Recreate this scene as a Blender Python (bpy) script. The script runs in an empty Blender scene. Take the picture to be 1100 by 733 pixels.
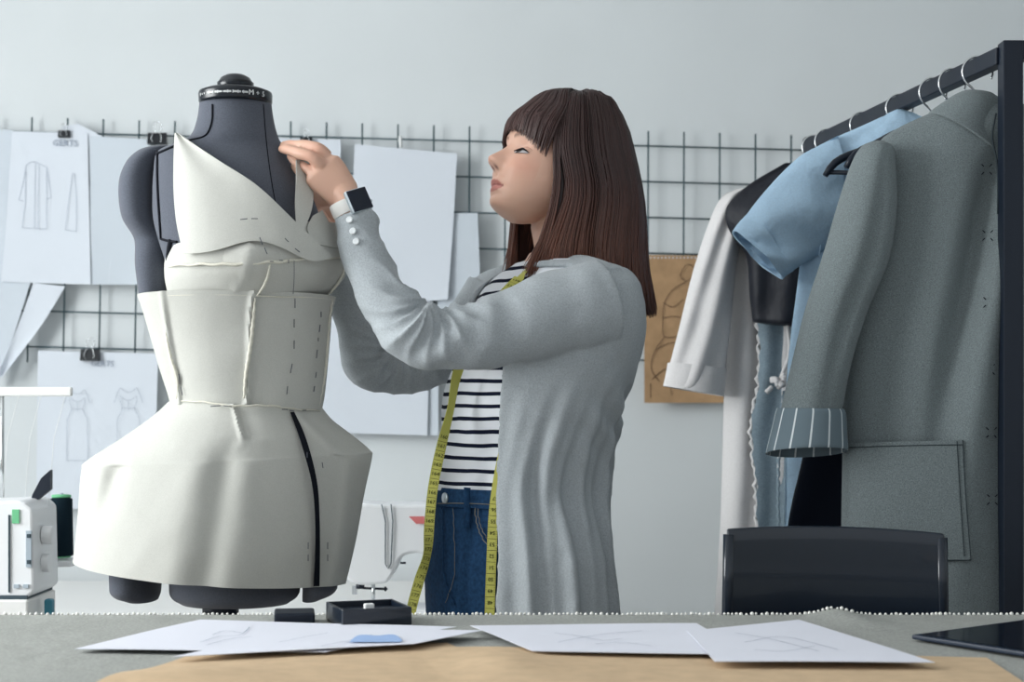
import bpy, bmesh, math, random
import numpy as np
from mathutils import Vector, Matrix, noise as mnoise
random.seed(7); rng = np.random.default_rng(7)
scene = bpy.context.scene
C = scene.collection
PI = math.pi
# ---------------------------------------------------------------- camera model used to lay the room out in metres
F = 1700.0; HX = 550.0; HY = 440.0; CZ = 1.10
def P(px, py, Y):
    return Vector(((px - HX) * Y / F, Y, CZ - (py - HY) * Y / F))
cam_d = bpy.data.cameras.new('camera'); cam = bpy.data.objects.new('camera', cam_d); C.objects.link(cam)
cam.location = (0, 0, CZ); cam.rotation_euler = (PI / 2, 0, 0)
cam_d.sensor_width = 36; cam_d.lens = F / 1100 * 36
cam_d.shift_y = (HY - 366.5) / 1100
cam_d.dof.use_dof = True; cam_d.dof.focus_distance = 2.55; cam_d.dof.aperture_fstop = 6.3
scene.camera = cam
vs = scene.view_settings
vs.view_transform = 'Standard'; vs.look = 'None'; vs.gamma = 1; vs.use_curve_mapping = False
vs.exposure = 0.2
scene.cycles.use_denoising = True
# ---------------------------------------------------------------- materials
def lin(c):
    c = c / 255.0
    return c / 12.92 if c <= 0.04045 else ((c + 0.055) / 1.055) ** 2.4
def rgb(r, g, b): return (lin(r), lin(g), lin(b), 1)
MATS = {}
def mat(name, col, rough=.8, spec=.3, metal=0, heather=None, bump=None, sheen=0, stretch=None, coat=0, alpha=None, emit=None, trans=0):
    m = bpy.data.materials.new(name); m.use_nodes = True
    nt = m.node_tree; b = nt.nodes['Principled BSDF']
    base = rgb(*col)
    b.inputs['Base Color'].default_value = base
    b.inputs['Roughness'].default_value = rough
    b.inputs['Specular IOR Level'].default_value = spec
    b.inputs['Metallic'].default_value = metal
    if sheen: b.inputs['Sheen Weight'].default_value = sheen
    if coat: b.inputs['Coat Weight'].default_value = coat
    if trans: b.inputs['Transmission Weight'].default_value = trans
    tc = nt.nodes.new('ShaderNodeTexCoord')
    src = tc.outputs['Object']
    if stretch:
        mp = nt.nodes.new('ShaderNodeMapping'); mp.inputs['Scale'].default_value = stretch
        nt.links.new(src, mp.inputs['Vector']); src = mp.outputs['Vector']
    if heather:
        sc_, amt, det = heather
        n = nt.nodes.new('ShaderNodeTexNoise'); n.inputs['Scale'].default_value = sc_; n.inputs['Detail'].default_value = det
        nt.links.new(src, n.inputs['Vector'])
        r = nt.nodes.new('ShaderNodeValToRGB')
        r.color_ramp.elements[0].position = .3; r.color_ramp.elements[1].position = .7
        r.color_ramp.elements[0].color = tuple(max(0, v * (1 - amt)) for v in base[:3]) + (1,)
        r.color_ramp.elements[1].color = tuple(min(1, v * (1 + amt)) for v in base[:3]) + (1,)
        nt.links.new(n.outputs['Fac'], r.inputs['Fac']); nt.links.new(r.outputs['Color'], b.inputs['Base Color'])
    if bump:
        lastn = None
        for sc_, st, dist in bump:
            n = nt.nodes.new('ShaderNodeTexNoise'); n.inputs['Scale'].default_value = sc_; n.inputs['Detail'].default_value = 3
            nt.links.new(src, n.inputs['Vector'])
            bp = nt.nodes.new('ShaderNodeBump'); bp.inputs['Strength'].default_value = st; bp.inputs['Distance'].default_value = dist
            nt.links.new(n.outputs['Fac'], bp.inputs['Height'])
            if lastn: nt.links.new(lastn.outputs['Normal'], bp.inputs['Normal'])
            lastn = bp
        nt.links.new(lastn.outputs['Normal'], b.inputs['Normal'])
    MATS[name] = m
    return m
wall_m = mat('white_wall_paint', (214, 219, 221), .9, .1, heather=(3, .02, 2), bump=[(60, .08, .004)])
floor_m = mat('grey_floor', (150, 146, 140), .6, .3, heather=(6, .1, 3))
ceil_m = mat('ceiling_paint', (225, 225, 225), .9, .1)
wire_m = mat('dark_wire', (52, 78, 86), .5, .4)
paper_m = mat('white_paper', (212, 218, 226), .85, .1, bump=[(6, .25, .01)])
paper2_m = mat('pale_paper', (200, 208, 216), .85, .1, bump=[(8, .25, .01)])
deskpaper_m = mat('desk_paper', (224, 226, 236), .8, .15, bump=[(6, .2, .01)])
kraft_m = mat('kraft_paper', (204, 178, 146), .8, .2, heather=(40, .07, 3), bump=[(9, .3, .01), (120, .1, .002)])
kraft2_m = mat('kraft_card', (174, 142, 108), .85, .15, heather=(30, .1, 3))
pencil_m = mat('pencil_line', (150, 160, 174), .9, .1)
pencil_d = mat('dark_pencil_line', (104, 84, 68), .9, .1)
blue_m = mat('blue_wash', (160, 186, 226), .9, .1)
black_m = mat('navy_black_metal', (16, 26, 40), .45, .35)
clipb_m = mat('clip_black', (14, 20, 28), .4, .4)
steel_m = mat('steel', (215, 218, 220), .22, .5, metal=1)
form_m = mat('form_jersey', (88, 92, 102), .95, .1, heather=(500, .12, 2), sheen=.15)
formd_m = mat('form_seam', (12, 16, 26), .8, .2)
plast_m = mat('black_gloss_plastic', (10, 18, 28), .25, .5)
white_mark = mat('white_marking', (230, 232, 232), .6, .3)
muslin_m = mat('muslin', (192, 192, 186), .92, .1, heather=(600, .05, 2), bump=[(14, .25, .012), (700, .12, .001)])
muslin2_m = mat('muslin_edge', (216, 213, 200), .92, .1, heather=(400, .05, 2))
thread_m = mat('dark_thread', (84, 88, 96), .9, .1)
linen_m = mat('grey_linen', (160, 162, 158), .95, .1, heather=(250, .16, 3), bump=[(9, .35, .02), (500, .2, .001)])
fringe_m = mat('fringe_white', (236, 236, 230), .95, .1)
wood_m = mat('table_wood', (190, 170, 140), .6, .3, heather=(20, .1, 3), stretch=(1, 8, 8))
whitelam_m = mat('white_laminate', (232, 232, 230), .45, .3)
machine_m = mat('machine_white', (232, 234, 236), .4, .4)
machine2_m = mat('machine_grey', (170, 182, 192), .45, .4)
mline_m = mat('machine_line', (60, 76, 84), .6, .3)
green_m = mat('green_plastic', (110, 190, 140), .5, .4)
red_m = mat('coral_print', (214, 120, 120), .6, .3)
teal_m = mat('teal_plastic', (60, 130, 150), .5, .4)
threadcone_m = mat('navy_thread', (16, 34, 44), .9, .15, bump=[(300, .4, .002)], stretch=(.2, .2, 3))
coat_m = mat('grey_wool', (114, 123, 125), .97, .1, heather=(620, .30, 4), bump=[(420, .35, .002), (7, .25, .02)], sheen=.1)
coat_seam = mat('grey_wool_seam', (52, 60, 64), .95, .1)
blueshirt_m = mat('pale_blue_cotton', (178, 207, 230), .9, .15, heather=(300, .05, 2), bump=[(10, .5, .03), (26, .4, .012)])
vest_m = mat('black_satin', (24, 27, 36), .6, .35, bump=[(14, .5, .02)])
robe_m = mat('white_linen', (208, 206, 206), .92, .1, heather=(300, .04, 2), bump=[(9, .35, .015)])
chambray_m = mat('grey_blue_chambray', (132, 148, 158), .95, .1, heather=(300, .14, 3), bump=[(9, .4, .02)])
trouser_m = mat('black_cloth', (14, 20, 32), .9, .15)
chair_m = mat('black_lacquer', (14, 26, 40), .28, .5, coat=.3)
tablet_m = mat('tablet_glass', (8, 16, 30), .12, .5)
tabletb_m = mat('tablet_body', (30, 42, 60), .4, .4)
knit_m = mat('grey_knit', (166, 172, 176), .97, .08, heather=(420, .14, 4), bump=[(600, .25, .002), (26, .25, .008)], sheen=.1)
skin_m = None
hair_m = None
denim_m = mat('denim', (30, 60, 92), .9, .15, heather=(160, .28, 5), bump=[(420, .3, .0015), (18, .35, .01)])
denim_st = mat('denim_stitch', (120, 118, 112), .9, .1)
tape_m = mat('yellow_tape', (184, 182, 92), .6, .25)
ink_m = mat('tape_ink', (24, 32, 26), .8, .1)
watchs_m = mat('white_silicone', (226, 224, 220), .6, .3)
watchc_m = mat('silver_case', (190, 200, 206), .3, .5, metal=.6)
screen_m = mat('watch_screen', (12, 22, 40), .15, .5)
button_m = mat('pearl_button', (222, 226, 228), .3, .5)
shoe_m = mat('white_shoe', (220, 220, 218), .6, .3)
window_m = mat('window_frame_white', (230, 230, 230), .5, .3)

# pin-striped lining of the coat cuff and the striped shirt: stripes are dyed into the cloth
def stripes(name, base, line, axis, period, duty, wob=0.0, rough=.9):
    m = bpy.data.materials.new(name); m.use_nodes = True
    nt = m.node_tree; b = nt.nodes['Principled BSDF']; b.inputs['Roughness'].default_value = rough
    b.inputs['Specular IOR Level'].default_value = .1
    if axis == 'UV':
        uv = nt.nodes.new('ShaderNodeUVMap'); src = uv.outputs['UV']; ax = 'X'
    else:
        tc = nt.nodes.new('ShaderNodeTexCoord'); src = tc.outputs['Object']; ax = axis
    sep = nt.nodes.new('ShaderNodeSeparateXYZ'); nt.links.new(src, sep.inputs[0])
    v = sep.outputs[ax]
    if wob:
        n = nt.nodes.new('ShaderNodeTexNoise'); n.inputs['Scale'].default_value = 9; nt.links.new(src, n.inputs['Vector'])
        mu = nt.nodes.new('ShaderNodeMath'); mu.operation = 'MULTIPLY_ADD'
        nt.links.new(n.outputs['Fac'], mu.inputs[0]); mu.inputs[1].default_value = wob; nt.links.new(v, mu.inputs[2]); v = mu.outputs[0]
    d = nt.nodes.new('ShaderNodeMath'); d.operation = 'DIVIDE'; nt.links.new(v, d.inputs[0]); d.inputs[1].default_value = period
    f = nt.nodes.new('ShaderNodeMath'); f.operation = 'FRACT'; nt.links.new(d.outputs[0], f.inputs[0])
    l = nt.nodes.new('ShaderNodeMath'); l.operation = 'LESS_THAN'; nt.links.new(f.outputs[0], l.inputs[0]); l.inputs[1].default_value = duty
    mx = nt.nodes.new('ShaderNodeMix'); mx.data_type = 'RGBA'
    mx.inputs[6].default_value = rgb(*base); mx.inputs[7].default_value = rgb(*line)
    nt.links.new(l.outputs[0], mx.inputs[0]); nt.links.new(mx.outputs[2], b.inputs['Base Color'])
    return m
shirt_m = stripes('striped_jersey', (226, 229, 234), (20, 26, 44), 'Z', .0213, .30, wob=.012)
cuff_m = stripes('pinstripe_lining', (104, 118, 126), (205, 212, 214), 'UV', 1 / 13.0, .1)

# ---------------------------------------------------------------- objects
WM = {}
def setp(o, label=None, cat=None, group=None, kind=None):
    if label: o['label'] = label
    if cat: o['category'] = cat
    if group: o['group'] = group
    if kind: o['kind'] = kind
    return o
def thing(name, label, cat, loc=(0, 0, 0), group=None, rot=None):
    o = bpy.data.objects.new(name, None); C.objects.link(o); o.location = loc
    o.empty_display_size = .05
    WM[o] = Matrix.Translation(Vector(loc))
    return setp(o, label, cat, group)
def attach(o, parent, local=False):
    o.parent = parent
    if not local and parent in WM: o.matrix_parent_inverse = WM[parent].inverted()
def mesh(name, verts, faces, m, parent=None, smooth=True, local=False, solid=0, subd=0, bevel=0, uvs=None, autosm=None):
    me = bpy.data.meshes.new(name)
    me.from_pydata([tuple(v) for v in verts], [], [tuple(f) for f in faces]); me.update()
    if uvs is not None:
        ul = me.uv_layers.new(name='UVMap')
        for lp in me.loops: ul.data[lp.index].uv = uvs[lp.vertex_index]
    bm = bmesh.new(); bm.from_mesh(me); bmesh.ops.recalc_face_normals(bm, faces=bm.faces); bm.to_mesh(me); bm.free()
    if smooth:
        for p in me.polygons: p.use_smooth = True
    o = bpy.data.objects.new(name, me); C.objects.link(o)
    if m: me.materials.append(m)
    if parent: attach(o, parent, local)
    if bevel:
        md = o.modifiers.new('b', 'BEVEL'); md.width = bevel; md.segments = 2; md.limit_method = 'ANGLE'; md.angle_limit = math.radians(40)
    if solid:
        md = o.modifiers.new('s', 'SOLIDIFY'); md.thickness = solid; md.offset = 0
        if smooth: es = o.modifiers.new('e', 'EDGE_SPLIT'); es.split_angle = math.radians(55)
    if subd:
        md = o.modifiers.new('d', 'SUBSURF'); md.levels = subd; md.render_levels = subd
    return o
class G:  # geometry collector: several shapes make ONE part
    def __init__(s): s.v = []; s.f = []
    def add(s, v, f):
        n = len(s.v); s.v += [tuple(x) for x in v]; s.f += [tuple(i + n for i in q) for q in f]; return s
    def box(s, c, d, rz=0, M=None):
        c = Vector(c); h = Vector(d) / 2; v = []
        for sx, sy, sz in ((-1,-1,-1),(1,-1,-1),(1,1,-1),(-1,1,-1),(-1,-1,1),(1,-1,1),(1,1,1),(-1,1,1)):
            q = Vector((sx * h.x, sy * h.y, sz * h.z))
            if rz: q = Matrix.Rotation(rz, 3, 'Z') @ q
            if M: q = M @ q
            v.append(c + q)
        return s.add(v, [(3,2,1,0),(4,5,6,7),(0,1,5,4),(1,2,6,5),(2,3,7,6),(3,0,4,7)])
    def tube(s, pts, r, n=8, closed=False, flat=1.0, up=None, caps=True):
        v, f = tube_geo(pts, r, n, flat, up, caps); return s.add(v, f)
    def build(s, name, m, parent=None, **k): return mesh(name, s.v, s.f, m, parent, **k)
def tube_geo(pts, r, n=8, flat=1.0, up=None, caps=True, disp=None):
    pts = [Vector(p) for p in pts]; m = len(pts)
    rs = r if isinstance(r, (list, tuple, np.ndarray)) else [r] * m
    v = []; f = []
    t0 = (pts[1] - pts[0]).normalized()
    nrm = Vector(up) if up else (Vector((0, 0, 1)) if abs(t0.z) < .9 else Vector((0, 1, 0)))
    for i in range(m):
        t = (pts[min(i + 1, m - 1)] - pts[max(i - 1, 0)]).normalized()
        nrm = (nrm - t * nrm.dot(t)).normalized(); b = t.cross(nrm)
        for k in range(n):
            a = 2 * PI * k / n
            rr = rs[i] * (1 + (disp(i / (m - 1), a) if disp else 0))
            v.append(pts[i] + nrm * math.cos(a) * rr + b * math.sin(a) * rr * flat)
    for i in range(m - 1):
        for k in range(n):
            f.append((i * n + k, i * n + (k + 1) % n, (i + 1) * n + (k + 1) % n, (i + 1) * n + k))
    if caps:
        f.append(tuple(range(n - 1, -1, -1))); f.append(tuple((m - 1) * n + k for k in range(n)))
    return v, f
def herm(xs, ys, x):
    xs = np.asarray(xs, float); ys = np.asarray(ys, float); x = np.clip(x, min(xs[0], xs[-1]), max(xs[0], xs[-1]))
    if xs[0] > xs[-1]: xs = xs[::-1]; ys = ys[::-1]
    d = np.gradient(ys, xs) if len(xs) > 2 else np.full(len(xs), (ys[-1] - ys[0]) / (xs[-1] - xs[0]))
    i = np.clip(np.searchsorted(xs, x) - 1, 0, len(xs) - 2)
    h = xs[i + 1] - xs[i]; t = (x - xs[i]) / h
    return ((2*t**3 - 3*t**2 + 1) * ys[i] + (t**3 - 2*t**2 + t) * h * d[i] + (-2*t**3 + 3*t**2) * ys[i+1] + (t**3 - t**2) * h * d[i+1])
def spl(pts, n):
    """smooth resample of a list of tuples / vectors"""
    a = np.array([tuple(p) for p in pts], float)
    if len(a) == 2: return [tuple(a[0] + (a[1] - a[0]) * i / (n - 1)) for i in range(n)]
    d = np.concatenate([[0], np.cumsum(np.linalg.norm(np.diff(a[:, :3], axis=0), axis=1) + 1e-9)])
    t = np.linspace(0, d[-1], n)
    return [tuple(r) for r in np.stack([herm(d, a[:, k], t) for k in range(a.shape[1])], 1).tolist()]
def lathe(prof, n=32, c=(0, 0, 0)):
    v = []; f = []; c = Vector(c); m = len(prof)
    for r, z in prof:
        for k in range(n):
            a = 2 * PI * k / n; v.append(c + Vector((r * math.cos(a), r * math.sin(a), z)))
    for i in range(m - 1):
        for k in range(n): f.append((i*n+k, i*n+(k+1) % n, (i+1)*n+(k+1) % n, (i+1)*n+k))
    f.append(tuple(range(n - 1, -1, -1))); f.append(tuple((m - 1) * n + k for k in range(n)))
    return v, f
def grid_faces(nu, nv, wrap=False):
    f = []
    for j in range(nv - 1):
        for i in range(nu if wrap else nu - 1):
            a = j * nu + i; b = j * nu + (i + 1) % nu
            f.append((a, b, b + nu, a + nu))
    return f
def child_copy(root):
    r = root.copy(); C.objects.link(r)
    for ch in list(root.children):
        c = ch.copy(); C.objects.link(c); c.parent = r
        for g in ch.children:
            d = g.copy(); C.objects.link(d); d.parent = c
    return r
def nz(p, s, seed=0): return mnoise.noise(Vector((p[0] * s + seed * 7.1, p[1] * s, p[2] * s)))

class Rows:
    """a hollow body given by outline rows: (y_left, x_left, y_right, x_right, half depth in m)"""
    def __init__(s, rows, Yc, e=.5):
        s.r = np.array([(r if len(r) == 5 else (r[0], r[1], r[0], r[2], r[3])) for r in rows], float); s.Yc = Yc; s.e = e
        s.t = np.arange(len(s.r), dtype=float); s.K = 24
        tt = np.linspace(0, len(s.r) - 1, (len(s.r) - 1) * s.K + 1)
        s.tab = list(zip(*[herm(s.t, s.r[:, k], tt).tolist() for k in range(5)]))
    def row(s, t):
        x = t * s.K; i = min(int(x), len(s.tab) - 2); w = x - i
        A = s.tab[i]; B = s.tab[i + 1]
        return [p + (q - p) * w for p, q in zip(A, B)]
    def pt(s, t, u, front=1, off=0.0):
        yl, xl, yr, xr, d = s.row(t)
        x = (xl + xr) / 2 + (xr - xl) / 2 * u; y = yl + (yr - yl) * (u + 1) / 2
        q = P(x, y, s.Yc)
        q.y -= front * (d + off) * max(0, 1 - u * u) ** s.e + (front * off * .3)
        return q
    def loft(s, n=48, m=40, cap=True, disp=None, t0=0, t1=None):
        v = []; f = []; t1 = len(s.r) - 1 if t1 is None else t1
        for j in range(m):
            t = t0 + (t1 - t0) * j / (m - 1)
            for k in range(n):
                a = 2 * PI * k / n
                u = -math.cos(a); fr = 1 if math.sin(a) >= 0 else -1
                q = s.pt(t, u, fr)
                if disp: q = q + disp(t, u, fr, q)
                v.append(q)
        f = grid_faces(n, m, True)
        if cap: f.append(tuple(range(n - 1, -1, -1))); f.append(tuple((m - 1) * n + k for k in range(n)))
        return v, f
    def at(s, px, py, off=0.002):
        """point on the front surface seen at (px, py) on the middle plane, pushed out by off"""
        lo, hi = 0.0, len(s.r) - 1.0
        def yy(t):
            yl, xl, yr, xr, d = s.row(t); w = (px - xl) / max(1, xr - xl); return yl + (yr - yl) * w
        for _ in range(22):
            mid = (lo + hi) / 2
            if yy(mid) < py: lo = mid
            else: hi = mid
        t = (lo + hi) / 2
        yl, xl, yr, xr, d = s.row(t)
        u = ((px - (xl + xr) / 2) / ((xr - xl) / 2))
        q = P(px, py, s.Yc); q.y -= (d) * max(.02, 1 - u * u) ** s.e + off
        return q
    def see(s, px, py, off=0.002):
        """front-surface point that projects to pixel (px, py) from the camera"""
        x, y = px, py
        for _ in range(4):
            q = s.at(x, y, off)
            k = s.Yc / q.y
            x = HX + (px - HX) / k; y = HY + (py - HY) / k
            q = s.at(x, y, off)
        return q

def fuse(name, parts, voxel, iters, m, parent, disp=None, post=None):
    g = G()
    for v, f in parts: g.add(v, f)
    tmp = mesh('tmp', g.v, g.f, None)
    md = tmp.modifiers.new('r', 'REMESH'); md.mode = 'VOXEL'; md.voxel_size = voxel
    if iters:
        sm = tmp.modifiers.new('s', 'SMOOTH'); sm.factor = .5; sm.iterations = iters
    dg = bpy.context.evaluated_depsgraph_get(); dg.update()
    me = bpy.data.meshes.new_from_object(tmp.evaluated_get(dg))
    bpy.data.objects.remove(tmp)
    n = len(me.vertices)
    co = np.empty(n * 3); me.vertices.foreach_get('co', co); co = co.reshape(-1, 3)
    no = np.empty(n * 3); me.vertices.foreach_get('normal', no); no = no.reshape(-1, 3)
    if disp is not None:
        co = co + no * disp(co, no)[:, None]
        me.vertices.foreach_set('co', co.ravel())
    for p in me.polygons: p.use_smooth = True
    me.update(); me.name = name
    o = bpy.data.objects.new(name, me); C.objects.link(o)
    me.materials.clear(); me.materials.append(m)
    if parent: attach(o, parent)
    if post: post(me, co)
    return o
def text_geo(s, size, M, extrude=.0004):
    cu = bpy.data.curves.new('t', 'FONT'); cu.body = s; cu.size = size; cu.extrude = extrude; cu.align_x = 'CENTER'; cu.align_y = 'CENTER'
    cu.resolution_u = 2
    ob = bpy.data.objects.new('t', cu); C.objects.link(ob)
    dg = bpy.context.evaluated_depsgraph_get(); dg.update()
    me = bpy.data.meshes.new_from_object(ob.evaluated_get(dg))
    v = [M @ x.co for x in me.vertices]; f = [tuple(p.vertices) for p in me.polygons]
    bpy.data.objects.remove(ob); bpy.data.meshes.remove(me)
    return v, f
def frame(o, x, y):
    """matrix with local x, y axes along the given world directions"""
    x = Vector(x).normalized(); z = x.cross(Vector(y)).normalized(); y = z.cross(x)
    M = Matrix.Identity(4)
    for i in range(3): M[i][0] = x[i]; M[i][1] = y[i]; M[i][2] = z[i]; M[i][3] = o[i]
    return M

# ================================================================ the room
XL, XR, YB, YF, ZT = -2.6, 2.5, 4.4, -.6, 2.9
def struct(name, g, m, **k):
    o = g.build(name, m, smooth=False, **k); o['kind'] = 'structure'; return o
struct('floor', G().box(((XL+XR)/2, (YB+YF)/2, -.05), (XR-XL+.4, YB-YF+.4, .1)), floor_m)
struct('wall_back', G().box(((XL+XR)/2, YB+.05, ZT/2), (XR-XL+.2, .1, ZT)), wall_m)
struct('wall_right', G().box((XR+.05, (YB+YF)/2, ZT/2), (.1, YB-YF, ZT)), wall_m)
struct('ceiling', G().box(((XL+XR)/2, (YB+YF)/2, ZT+.05), (XR-XL+.2, YB-YF+.2, .1)), ceil_m)
wy0, wy1, wz0, wz1 = .1, 3.7, .85, 2.65
g = G()
g.box((XL-.05, (YF+wy0)/2, ZT/2), (.1, wy0-YF, ZT)); g.box((XL-.05, (YB+wy1)/2, ZT/2), (.1, YB-wy1, ZT))
g.box((XL-.05, (wy0+wy1)/2, wz0/2), (.1, wy1-wy0, wz0)); g.box((XL-.05, (wy0+wy1)/2, (ZT+wz1)/2), (.1, wy1-wy0, ZT-wz1))
struct('wall_left', g, wall_m)
g = G()
for y in (wy0+.03, (2*wy0+wy1)/3, (wy0+2*wy1)/3, wy1-.03): g.box((XL-.05, y, (wz0+wz1)/2), (.06, .06, wz1-wz0))
for z in (wz0+.03, wz1-.03): g.box((XL-.05, (wy0+wy1)/2, z), (.06, wy1-wy0, .06))
struct('window_1', g, window_m)
g = G(); g.box(((XL+XR)/2, YB-.008, .05), (XR-XL, .016, .1)); struct('baseboard_back', g, window_m)
# daylight through the window
ld = bpy.data.lights.new('window_daylight', 'AREA'); ld.shape = 'RECTANGLE'; ld.size = wy1-wy0-.1; ld.size_y = wz1-wz0-.1
ld.energy = 208; ld.color = (.97, 1.0, 1.0)
lo = bpy.data.objects.new('window_daylight', ld); C.objects.link(lo)
lo.location = (XL-.12, (wy0+wy1)/2, (wz0+wz1)/2); lo.rotation_euler = (0, -PI/2, 0)
w = bpy.data.worlds.new('world'); scene.world = w; w.use_nodes = True
w.node_tree.nodes['Background'].inputs[0].default_value = (.90, .96, 1.0, 1)
w.node_tree.nodes['Background'].inputs[1].default_value = .65

# ================================================================ wire grids on the back wall
YW = YB - .03
def wire_grid(x0, n, y0, rows, tilt, label, below=17):
    """first wire at pixel x0, n verticals 38.4 px apart, first horizontal at y0"""
    base = P(x0, y0 + 240, YW)
    t = thing('wire_grid_panel', label, 'wire grid', base, 'wire grid panels on the wall')
    st = 38.4
    for i in range(n):
        x = x0 + st * i
        a = P(x, y0 + .027 * st * i - 16, YW); b = P(x - tilt, y0 + .027 * st * i + st * (rows - 1) + below, YW)
        G().tube([a, b], .0024, 8).build('wire', wire_m, t)
    for j in range(rows):
        y = y0 + st * j
        dx = -tilt * j / rows
        a = P(x0 + dx, y, YW + .0057); b = P(x0 + st * (n - 1) + dx, y + .027 * st * (n - 1), YW + .0057)
        G().tube([a, b], .0024, 8).build('wire', wire_m, t)
    return t
wire_grid(-4, 7, 141, 7, 5, 'dark wire grid panel behind the dress form, pinned with sketches')
wire_grid(274, 17, 145.5, 7, 1, 'dark wire grid panel on the wall behind the woman and the clothes')

# ---------------------------------------------------------------- sheets pinned to it
def ribbon(g, pts, w, nrm=Vector((0, -1, 0))):
    pts = [Vector(p) for p in pts]
    v = []; f = []
    for i, p in enumerate(pts):
        t = (pts[min(i+1, len(pts)-1)] - pts[max(i-1, 0)]).normalized(); b = t.cross(nrm).normalized() * w / 2
        v += [p - b, p + b]
    for i in range(len(pts) - 1): f.append((2*i, 2*i+1, 2*i+3, 2*i+2))
    g.add(v, f)
def hang_sheet(name, L, R, Y, m, label, cat='paper', group=None, curl=.006, nu=10, nv=14, seed=0):
    Ls = spl(L, nv); Rs = spl(R, nv); v = []
    for j in range(nv):
        for i in range(nu):
            u = i / (nu - 1); w = j / (nv - 1)
            p = P(Ls[j][0] + (Rs[j][0]-Ls[j][0])*u, Ls[j][1] + (Rs[j][1]-Ls[j][1])*u, Y)
            p.y -= curl * w * w * (abs(u - .5) * 2) ** 2 + .003 * nz(p, 6, seed)
            v.append(p)
    o = mesh(name, v, grid_faces(nu, nv), m, solid=.0006)
    return setp(o, label, cat, group)
def sketch(parent, lines, Y, w=.0011, m=None, text=None, name='sketch_lines'):
    g = G()
    for ln in lines:
        ribbon(g, [P(x, y, Y) for x, y in (spl(ln, 3 * len(ln)) if len(ln) > 2 else ln)], w)
    o = g.build(name, m or pencil_m, parent, smooth=False)
    if text:
        for s, x, y, sz in text:
            v, f = text_geo(s, sz, frame(P(x, y, Y), (1, 0, -.03), (0, 0, 1)))
            mesh('lettering', v, f, m or pencil_m, parent, smooth=False)
    return o
gp = 'papers clipped to the wire grid'
def dress(cx, y, h, w):
    return [[(cx-w*.5, y+6), (cx-w*.35, y), (cx-w*.15, y+4), (cx+w*.15, y+4), (cx+w*.35, y), (cx+w*.5, y+6)],
            [(cx-w*.5, y+6), (cx-w*.65, y+h*.2)], [(cx+w*.5, y+6), (cx+w*.65, y+h*.2)],
            [(cx-w*.35, y+8), (cx-w*.38, y+h*.16), (cx-w*.28, y+h*.26), (cx-w*.5, y+h*.42)],
            [(cx+w*.35, y+8), (cx+w*.38, y+h*.16), (cx+w*.28, y+h*.26), (cx+w*.5, y+h*.42)],
            [(cx-w*.3, y+h*.12), (cx-w*.12, y+h*.16), (cx+w*.12, y+h*.16), (cx+w*.3, y+h*.12)],
            [(cx-w*.5, y+h*.42), (cx-w*.52, y+h)], [(cx+w*.5, y+h*.42), (cx+w*.52, y+h)], [(cx-w*.52, y+h), (cx+w*.52, y+h)],
            [(cx-w*.28, y+h*.27), (cx+w*.28, y+h*.27)], [(cx, y+h*.17), (cx, y+h*.3)]]
s1 = hang_sheet('paper_sheet', [(-22, 138), (-20, 220), (-24, 301)], [(14, 140), (12, 220), (6, 303)], YW-.014, paper2_m, 'white sheet clipped to the grid, cut off by the left edge of the photo', group=gp)
s2 = hang_sheet('pattern_sketch', [(13, 141), (8, 220), (2, 303)], [(94, 143), (96, 230), (98, 306)], YW-.022, paper_m, 'pinned sheet with a faint pencil drawing of a long coat', 'drawing', gp, seed=1)
sketch(s2, [[(28, 178), (34, 174), (42, 176), (50, 180)], [(28, 178), (24, 200), (20, 215)], [(50, 180), (53, 198), (55, 213)],
            [(28, 184), (27, 215), (24, 245)], [(50, 184), (50, 215), (50, 246)], [(24, 245), (50, 246)], [(38, 176), (37, 245)], [(42, 177), (41, 245)],
            [(20, 215), (25, 216)], [(55, 213), (50, 214)], [(78, 186), (74, 215), (70, 247)], [(80, 186), (82, 215), (82, 249)], [(70, 247), (82, 249)]],
       YW-.026, text=[('GERTS', 70, 154, .024)])
s3 = hang_sheet('folded_paper', [(66, 136), (84, 200), (94, 302)], [(84, 133), (117, 152), (117, 306)], YW-.016, paper_m, 'tilted sheet with one corner poking above the grid wire', group=gp, seed=2)
s4 = hang_sheet('paper_sheet', [(96, 146), (97, 230), (97, 306)], [(162, 150), (162, 230), (160, 306)], YW-.019, paper2_m, 'blank sheet clipped just left of the dress form neck and shoulder', group=gp, seed=3)
s5 = hang_sheet('paper_sheet', [(-6, 298), (-8, 340), (-12, 416)], [(33, 303), (20, 345), (-2, 410)], YW-.020, paper2_m, 'pale strip slanting down at the left edge under the coat drawing', group=gp, seed=4, nu=6)
s6 = hang_sheet('paper_sheet', [(36, 304), (22, 345), (0, 402)], [(70, 308), (48, 345), (2, 409)], YW-.024, paper_m, 'rolled sheet hanging slantwise under the coat drawing', group=gp, seed=5, nu=6, curl=.02)
s7 = hang_sheet('dress_sketch', [(41, 377), (40, 450), (40, 546)], [(170, 380), (168, 450), (166, 549)], YW-.016, paper_m, 'clipped sheet with pencil drawings of two dresses, low beside the dress form', 'drawing', gp, seed=6)
sketch(s7, dress(83, 419, 76, 22), YW-.022, text=[('GERTS', 110, 391, .022)])
sketch(s7, dress(138, 417, 80, 24), YW-.022)
s8 = hang_sheet('paper_sheet', [(270, 148), (270, 220), (270, 300)], [(366, 150), (365, 220), (366, 300)], YW-.016, paper_m, 'sheet clipped right of the dress form neck behind the raised hand', group=gp, seed=7)
s9 = hang_sheet('large_paper', [(381, 155), (377, 240), (372, 330)], [(491, 165), (487, 240), (481, 322)], YW-.030, paper_m, 'largest blank sheet, hung between the raised hand and the face', group=gp, seed=8)
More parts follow.
